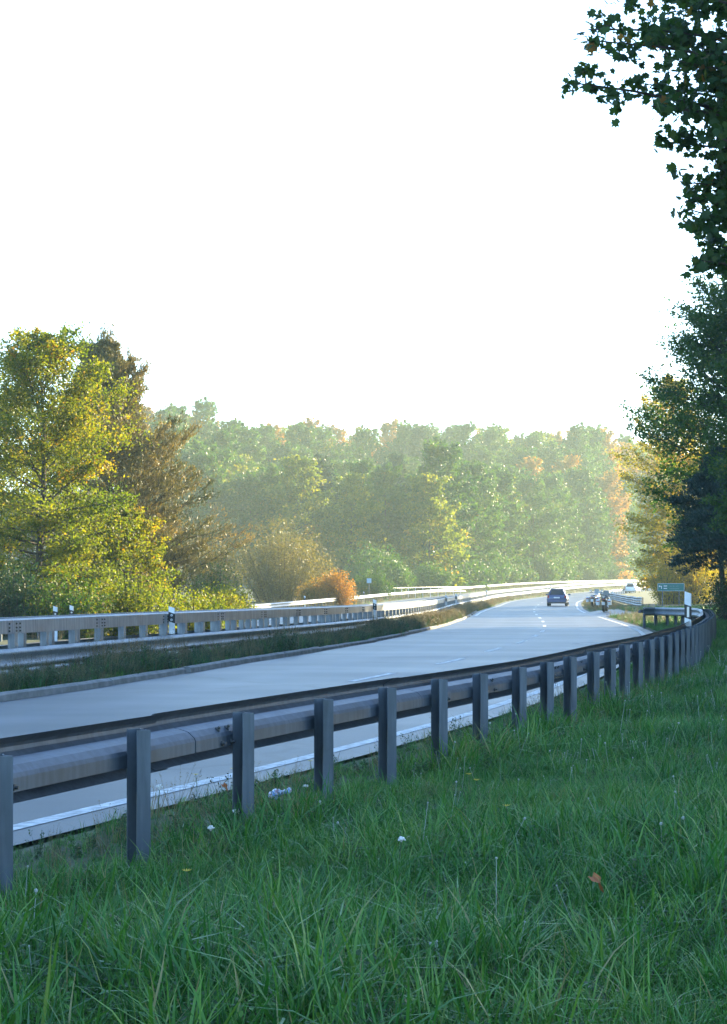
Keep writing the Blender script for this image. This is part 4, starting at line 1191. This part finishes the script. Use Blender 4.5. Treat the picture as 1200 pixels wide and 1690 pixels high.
# ------------------------------------------------------------------ vehicles
M_glass, nt, b = new_mat('car_glass')
b.inputs['Base Color'].default_value = (.015, .02, .028, 1); b.inputs['Roughness'].default_value = .06; b.inputs['Specular IOR Level'].default_value = .8
M_tyre = simple('tyre', (.012, .012, .013), .85, 0, .2)
M_rim = simple('rim', (.35, .36, .37), .35, .8, .1)
M_tail, nt, b = new_mat('tail_lamp'); b.inputs['Base Color'].default_value = (.35, .012, .012, 1); b.inputs['Roughness'].default_value = .2
M_orange_l, nt, b = new_mat('turn_lamp'); b.inputs['Base Color'].default_value = (.55, .12, .015, 1); b.inputs['Roughness'].default_value = .2
M_plate = simple('number_plate', (.7, .7, .68), .5, 0, .04)
def paint(name, col):
    m, nt, b = new_mat(name)
    b.inputs['Base Color'].default_value = (*col, 1); b.inputs['Roughness'].default_value = .3; b.inputs['Metallic'].default_value = .25
    b.inputs['Coat Weight'].default_value = .8; b.inputs['Coat Roughness'].default_value = .08
    return m
def car(loc, rz, label, pm):
    """hatchback, nose along +y, rear at y = 0"""
    root = empty('car', loc, label, 'car', None, rz)
    # stations: y, half width at sill, at belt, z sill, z belt
    st = [(.00, .74, .70, .34, .80), (.05, .80, .76, .27, .88), (.35, .83, .80, .22, .91), (1.0, .84, .81, .20, .92), (2.2, .84, .81, .20, .90), (2.9, .84, .79, .21, .87), (3.5, .82, .74, .22, .78), (3.85, .76, .66, .26, .68), (3.95, .62, .56, .34, .58)]
    m = MB(); m.smooth = True
    V = []
    for (y, ws, wb, zs, zb) in st:
        ring = [(-ws * .86, zs), (-ws, zs + .10), (-ws - .02, zs + (zb - zs) * .5), (-wb, zb - .03), (-wb + .06, zb), (wb - .06, zb), (wb, zb - .03), (ws + .02, zs + (zb - zs) * .5), (ws, zs + .10), (ws * .86, zs)]
        V += [(x, y, z) for x, z in ring]
    k = 10; n = len(st)
    F = [(i * k + a, (i + 1) * k + a, (i + 1) * k + (a + 1) % k, i * k + (a + 1) % k) for i in range(n - 1) for a in range(k)] + [tuple(range(k)), tuple((n - 1) * k + a for a in range(k - 1, -1, -1))]
    m.add(V, F); body = m.build('body', pm, root, world=False)
    # cabin: belt ring to roof ring
    bel = [(-.72, .07), (-.775, .5), (-.775, 2.2), (-.70, 2.95), (.70, 2.95), (.775, 2.2), (.775, .5), (.72, .07)]
    roof = [(-.52, .42), (-.58, .75), (-.58, 1.75), (-.52, 2.08), (.52, 2.08), (.58, 1.75), (.58, .75), (.52, .42)]
    m = MB()
    V = [(x, y, .885) for x, y in bel] + [(x, y, 1.37) for x, y in roof] + [(x * .9, .55 + (y - .42) * .82, 1.43) for x, y in roof]
    F = [(i, 8 + i, 8 + (i + 1) % 8, (i + 1) % 8) for i in range(8)] + [(8 + i, 16 + i, 16 + (i + 1) % 8, 8 + (i + 1) % 8) for i in range(8)] + [tuple(range(23, 15, -1))]
    m.add(V, F); m.build('cabin', pm, root, world=False)
    def pane(nm, c, mat, push):
        m = MB(); c = [np.array(q, float) for q in c]; nrm = np.cross(c[1] - c[0], c[3] - c[0]); nrm /= np.linalg.norm(nrm); ctr = sum(c) / 4
        if np.dot(nrm, ctr - np.array([0, 1.5, 1.0])) < 0: nrm = -nrm
        o = [q + nrm * push for q in c]; i_ = [q - nrm * .02 for q in c]
        m.add(o + i_, [(0, 1, 2, 3), (0, 4, 5, 1), (1, 5, 6, 2), (2, 6, 7, 3), (3, 7, 4, 0)]); return m.build(nm, mat, root, world=False)
    def lerp(a, b_, t): return tuple(a[i] + (b_[i] - a[i]) * t for i in range(3))
    def quadpane(nm, bl, br, tr_, tl, push=.012, ma=.08, mb_=.10):
        A, B, C_, D = lerp(bl, tl, mb_), lerp(br, tr_, mb_), lerp(br, tr_, .92), lerp(bl, tl, .92)
        return pane(nm, [lerp(A, B, ma), lerp(A, B, 1 - ma), lerp(D, C_, 1 - ma), lerp(D, C_, ma)], M_glass, push)
    quadpane('rear_window', (-.72, .07, .885), (.72, .07, .885), (.52, .42, 1.37), (-.52, .42, 1.37))
    quadpane('windscreen', (-.70, 2.95, .885), (.70, 2.95, .885), (.52, 2.08, 1.37), (-.52, 2.08, 1.37))
    for sgn in (-1, 1):
        quadpane('side_window', (sgn * .775, .5, .885), (sgn * .775, 1.4, .885), (sgn * .58, 1.3, 1.37), (sgn * .58, .75, 1.37))
        quadpane('side_window', (sgn * .775, 1.4, .885), (sgn * .775, 2.2, .885), (sgn * .58, 1.75, 1.37), (sgn * .58, 1.3, 1.37))
        m = MB(); m.box((sgn * .70, .03, .78), (.16, .10, .22), bevel=.02); m.build('tail_lamp', M_tail, root, world=False)
        m = MB(); m.box((sgn * .93, 2.2, .95), (.20, .10, .13), bevel=.025); m.build('mirror', pm, root, world=False)
        m = MB(); m.box((sgn * .56, 3.83, .62), (.24, .12, .12), bevel=.02); m.build('headlight', M_refl, root, world=False)
        for yy_ in (.68, 3.12):
            m = MB(); a = np.linspace(0, 2 * math.pi, 19)
            prof = [(.20, -.09), (.28, -.095), (.305, -.07), (.305, .07), (.28, .095), (.20, .09)]
            V = [(sgn * .74 + px_, yy_ + math.cos(t) * pr, .305 + math.sin(t) * pr) for t in a[:-1] for pr, px_ in prof]
            F = [(i * 6 + q, i * 6 + (q + 1) % 6, ((i + 1) % 18) * 6 + (q + 1) % 6, ((i + 1) % 18) * 6 + q) for i in range(18) for q in range(6)]
            m.add(V, F); wh = m.build('wheel', M_tyre, root, world=False)
            m = MB(); m.tube([(sgn * .70, yy_, .305), (sgn * .81, yy_, .305)], .2, 14); m.build('rim', M_rim, root, world=False)
    m = MB(); m.box((0, -.01, .42), (1.54, .16, .20), bevel=.05); m.build('bumper', pm, root, world=False)
    m = MB(); m.box((0, -.0, .30), (1.3, .10, .10), bevel=.02); m.build('bumper_skirt', M_black, root, world=False)
    m = MB(); m.box((0, -.0, .70), (.50, .06, .11)); m.build('number_plate', M_plate, root, world=False)
    m = MB(); m.box((0, .50, 1.415), (1.0, .22, .03), bevel=.01); m.build('spoiler', pm, root, world=False)
    return root
P_blue = paint('paint_blue', (.02, .055, .17)); P_white = paint('paint_white', (.75, .76, .78))
cx_, cy_ = 15.95, 150.0
car((cx_, cy_, float(Zr(cy_)) + .006), -math.atan2(.16, 1), 'dark blue hatchback driving away on the road, seen from behind', P_blue)
car((38.4, 262.0, float(Zr(262.0)) + .3), -math.atan2(.38, 1), 'white car with red rear lamps far off behind the exit railing', P_white)
# the far road is banked a little under the white car: it stands on the carriageway
bpy.data.objects['car.001'].location.z = float(Zr(262.0)) + .006

M_silver = paint('paint_silver', (.55, .58, .62)); M_dark = paint('paint_dark', (.02, .022, .03))
M_screen = simple('smoked_screen', (.45, .5, .55), .15, 0, .05)
def motorcycle(loc, rz, label, pm, scale=1.0):
    """touring motorcycle seen from the rear; nose along +y, rear wheel at y = 0"""
    root = empty('motorcycle', loc, label, 'motorcycle', None, rz); root.scale = (scale,) * 3
    def wheel(yy_, w):
        m = MB(); a = np.linspace(0, 2 * math.pi, 21)[:-1]
        prof = [(.23, -w * .8), (.30, -w), (.325, -w * .5), (.33, 0), (.325, w * .5), (.30, w), (.23, w * .8)]
        V = [(px_, yy_ + math.cos(t) * pr, .33 + math.sin(t) * pr) for t in a for pr, px_ in prof]
        F = [(i * 7 + q, i * 7 + (q + 1) % 7, ((i + 1) % 20) * 7 + (q + 1) % 7, ((i + 1) % 20) * 7 + q) for i in range(20) for q in range(7)]
        m.add(V, F); m.build('wheel', M_tyre, root, world=False)
        m = MB(); m.tube([(-w * .5, yy_, .33), (w * .5, yy_, .33)], .22, 14); m.build('rim', M_rim, root, world=False)
    wheel(0, .085); wheel(1.5, .06)
    m = MB(); m.smooth = True   # tank, tail and fairing loft
    st = [(-.35, .10, .72, .86), (-.1, .15, .66, .84), (.35, .17, .60, .80), (.75, .20, .55, .95), (1.1, .24, .45, 1.02), (1.4, .22, .50, 1.0), (1.62, .10, .66, .88)]
    V = []
    for (y, w, z0, z1) in st:
        V += [(math.cos(t) * w, y, (z0 + z1) / 2 + math.sin(t) * (z1 - z0) / 2) for t in np.linspace(0, 2 * math.pi, 11)[:-1]]
    F = [(i * 10 + a, (i + 1) * 10 + a, (i + 1) * 10 + (a + 1) % 10, i * 10 + (a + 1) % 10) for i in range(len(st) - 1) for a in range(10)] + [tuple(range(10)), tuple((len(st) - 1) * 10 + a for a in range(9, -1, -1))]
    F = [tuple(reversed(f)) for f in F]
    m.add(V, F); m.build('body', pm, root, world=False)
    m = MB(); m.box((0, .25, .84), (.30, .72, .10), bevel=.03); m.build('seat', M_black, root, world=False)
    m = MB(); m.box((0, .72, .42), (.38, .55, .40), bevel=.05); m.build('engine', M_bolt, root, world=False)
    for sgn in (-1, 1):
        m = MB(); m.box((sgn * .34, -.02, .60), (.24, .48, .36), bevel=.06); pn = m.build('pannier', M_silver, root, world=False)
        m = MB(); m.box((sgn * .34, -.27, .64), (.17, .03, .05)); m.build('lamp', M_tail, root, world=False)
        m = MB(); m.tube([(sgn * .12, .95, 1.02), (sgn * .28, .93, 1.06), (sgn * .43, .82, 1.05)], [.014, .016, .02], 7); m.build('handlebar', M_black, root, world=False)
        m = MB(); m.box((sgn * .40, 1.0, 1.20), (.15, .04, .09), bevel=.015); m.build('mirror', M_silver, root, world=False)
        m = MB(); m.tube([(sgn * .26, .98, 1.05), (sgn * .38, 1.0, 1.17)], .009, 5); m.build('mirror_arm', M_black, root, world=False)
        m = MB(); m.tube([(sgn * .09, 1.5, .33), (sgn * .09, 1.15, 1.0)], .026, 7); m.build('fork', M_silver, root, world=False)
    m = MB(); q = [(-.20, 1.28, 1.0), (.20, 1.28, 1.0), (.15, 1.08, 1.30), (-.15, 1.08, 1.30)]
    m.add(q + [(x, y + .012, z) for x, y, z in q], [(0, 1, 2, 3), (7, 6, 5, 4), (0, 4, 5, 1), (1, 5, 6, 2), (2, 6, 7, 3), (3, 7, 4, 0)]); m.build('windshield', M_screen, root, world=False)
    m = MB(); m.box((0, -.36, .52), (.19, .02, .19)); m.build('number_plate', M_plate, root, world=False)
    m = MB(); m.box((0, -.36, .76), (.16, .04, .06), bevel=.01); m.build('tail_lamp', M_tail, root, world=False)
    m = MB(); m.tube([(.22, .6, .3), (.24, -.1, .34), (.25, -.3, .38)], [.03, .045, .045], 8); m.build('exhaust', M_rim, root, world=False)
    m = MB(); m.tube([(-.1, .55, .32), (-.26, .5, .02)], .014, 6); m.build('side_stand', M_bolt, root, world=False)
    m = MB(); V = [(x, 0 + math.cos(t) * .36, .33 + math.sin(t) * .36) for t in np.linspace(.5, 2.4, 8) for x in (-.08, .08)]
    m.add(V, [(2 * i, 2 * i + 1, 2 * i + 3, 2 * i + 2) for i in range(7)]); m.build('mudguard', M_black, root, world=False)
    return root
mx_, my_ = 14.55, 110.0
motorcycle((mx_, my_, gz(mx_, my_) + .045), R_(-14), 'dark touring motorcycle with silver panniers parked on the lay-by, seen from behind', M_dark)
mx_, my_ = 16.55, 131.0
motorcycle((mx_, my_, gz(mx_, my_) + .045), R_(-20), 'pale blue and white motorcycle parked beyond the dark one with panniers', M_silver, 1.05)

# ------------------------------------------------------------------ small things in the near grass
M_stem = simple('plant_stem', (.07, .11, .04), .7, 0, .2)
def yellow_flower(x, y, h, label):
    root = empty('yellow_flower', (x, y, gz(x, y)), label, 'flower')
    m = MB(); m.tube([(0, 0, -.02), (.01, .005, h * .5), (.0, .01, h)], [.003, .0025, .002], 5); m.build('stem', M_stem, root, world=False)
    m = MB(); V = [(0, .01, h)]; F = []
    for i in range(11):
        a = 6.283 * i / 11; V += [(math.cos(a - .2) * .012, .01 + math.sin(a - .2) * .012, h + .004), (math.cos(a) * .024, .01 + math.sin(a) * .024, h + .01), (math.cos(a + .2) * .012, .01 + math.sin(a + .2) * .012, h + .004)]
        F.append((0, 3 * i + 1, 3 * i + 2, 3 * i + 3))
    m.add(V, F); m.build('petals', M_petal_y, root, world=False)
def white_umbel(x, y, h, label):
    root = empty('white_flower', (x, y, gz(x, y)), label, 'flower')
    m = MB(); m.tube([(0, 0, -.02), (.012, 0, h * .5), (.02, -.01, h * .9)], [.004, .003, .003], 5); st = m.build('stem', M_stem, root, world=False)
    r_ = np.random.default_rng(int(abs(x * 1000)))
    m = MB()
    for i in range(26):
        a = r_.uniform(0, 6.28); q = .018 * math.sqrt(r_.uniform(0, 1))
        m.ball((.02 + math.cos(a) * q, -.01 + math.sin(a) * q, h - q * .3 + r_.normal(0, .003)), r_.uniform(.003, .006), 6, 3)
        if i < 9: m.tube([(.02, -.01, h * .9), (.02 + math.cos(a) * q, -.01 + math.sin(a) * q, h - q * .3)], .0015, 3, cap=False)
    tag(m.build('flower_head', M_petal_w, root, world=False), kind='stuff')
def px_ground(px, py):
    """point of the verge under a direction of sight, walked out from the viewer"""
    for Y in np.arange(5, 60, .02):
        X = (px - 600) / 3000 * Y
        if 1.5 - (py - 968) / 3000 * Y <= gz(X, Y): return X, Y
for (px, py, h, lab) in ((323, 1318, .17, 'yellow flower in the grass between the second and third visible posts'), (384, 1300, .14, 'yellow flower close to the left side of the third visible post'),
                         (512, 1290, .15, 'small yellow bloom just left of the fourth visible post'), (524, 1296, .13, 'lower yellow bloom almost touching the left edge of the fourth visible post'),
                         (787, 1345, .2, 'yellow flower in open grass, the upper one right of the fourth post'), (836, 1395, .2, 'yellow flower in the middle of the open grass slope, lowest bloom'),
                         (774, 1330, .19, 'orange tinted yellow flower in the open grass beside a brown leaf'), (308, 1520, .2, 'yellow flower low in the front grass at the left')):
    X, Y = px_ground(px, py); yellow_flower(X, Y, h, lab)
for (px, py, h, lab) in ((236, 1385, .22, 'white flower umbel in front of the foot of the second post'), (258, 1368, .26, 'white flower umbel leaning just right of the foot of the second post'),
                         (384, 1395, .2, 'white flower head in the grass right below the third post'), (500, 1336, .16, 'small white flower head right of the crumpled wrapper'),
                         (342, 1430, .2, 'single white flower head in the front grass under the third post'), (655, 1450, .18, 'white flower head in the middle of the front grass')):
    X, Y = px_ground(px, py); white_umbel(X, Y, h, lab)
# crumpled wrapper
M_litter, nt, b = new_mat('crumpled_wrapper')
n1 = noise(nt, 24, 3); r1 = ramp(nt, [(.36, (.05, .16, .5)), (.44, (.18, .33, .66)), (.52, (.7, .74, .8)), (.60, (.45, .2, .3)), (.68, (.1, .25, .6))], n1.outputs[0])
nt.links.new(r1.outputs[0], b.inputs['Base Color']); b.inputs['Roughness'].default_value = .3
X, Y = px_ground(462, 1338)
m = MB(); r_ = np.random.default_rng(9); V = []; F = []
NU, NV = 22, 12
for i in range(NU):
    u_ = i / (NU - 1)
    for j in range(NV):
        a = 6.283 * j / NV; rad = (.026 + .012 * math.sin(u_ * 7)) * (.35 + .65 * math.sin(math.pi * (.08 + .84 * u_))) * r_.uniform(.6, 1.35)
        V.append(((u_ - .5) * .15, math.cos(a) * rad * 1.2, .05 + math.sin(a) * rad + .03 * u_))
for i in range(NU - 1):
    for j in range(NV): F.append((i * NV + j, i * NV + (j + 1) % NV, (i + 1) * NV + (j + 1) % NV, (i + 1) * NV + j))
F += [tuple(range(NV - 1, -1, -1)), tuple((NU - 1) * NV + j for j in range(NV))]
m.add(V, F)
o = m.build('litter', M_litter, None); o.location = (X, Y, gz(X, Y) + .05); o.rotation_euler = (0, 0, .35)
tag(o, 'crumpled blue and white wrapper lying in the grass left of the fourth post', 'litter')
# fallen leaves
M_fallen = simple('fallen_leaf', (.30, .09, .02), .7, 0, .35, 30)
for (px, py, s_, lab) in ((987, 1527, .045, 'rust orange fallen leaf in the front grass at the lower right'), (372, 1340, .035, 'brown fallen leaf left of the foot of the third post')):
    X, Y = px_ground(px, py)
    m = MB(); ang_ = np.linspace(0, 6.283, 15)[:-1]
    V = [(0, 0, 0)] + [(math.cos(t) * s_ * (1 if i % 2 else .62), math.sin(t) * s_ * (1 if i % 2 else .62), .3 * s_ * math.sin(2 * t)) for i, t in enumerate(ang_)]
    m.add(V, [(0, i + 1, (i + 1) % 14 + 1) for i in range(14)])
    o = m.build('fallen_leaf', M_fallen, None); o.location = (X, Y, gz(X, Y) + .16); o.rotation_euler = (.9, .2, 1.1)
    tag(o, lab, 'leaf')

# ------------------------------------------------------------------ haze
hz = MB(); hz.box((60, 290, 35), (1100, 720, 80))
M_haze = bpy.data.materials.new('haze'); M_haze.use_nodes = True
nt = M_haze.node_tree; nt.nodes.clear()
out = nt.nodes.new('ShaderNodeOutputMaterial'); pv = nt.nodes.new('ShaderNodeVolumePrincipled')
pv.inputs['Color'].default_value = (.74, .90, .79, 1); pv.inputs['Density'].default_value = .00052; pv.inputs['Anisotropy'].default_value = .25
nt.links.new(pv.outputs[0], out.inputs['Volume'])
tag(hz.build('haze', M_haze), kind='stuff')
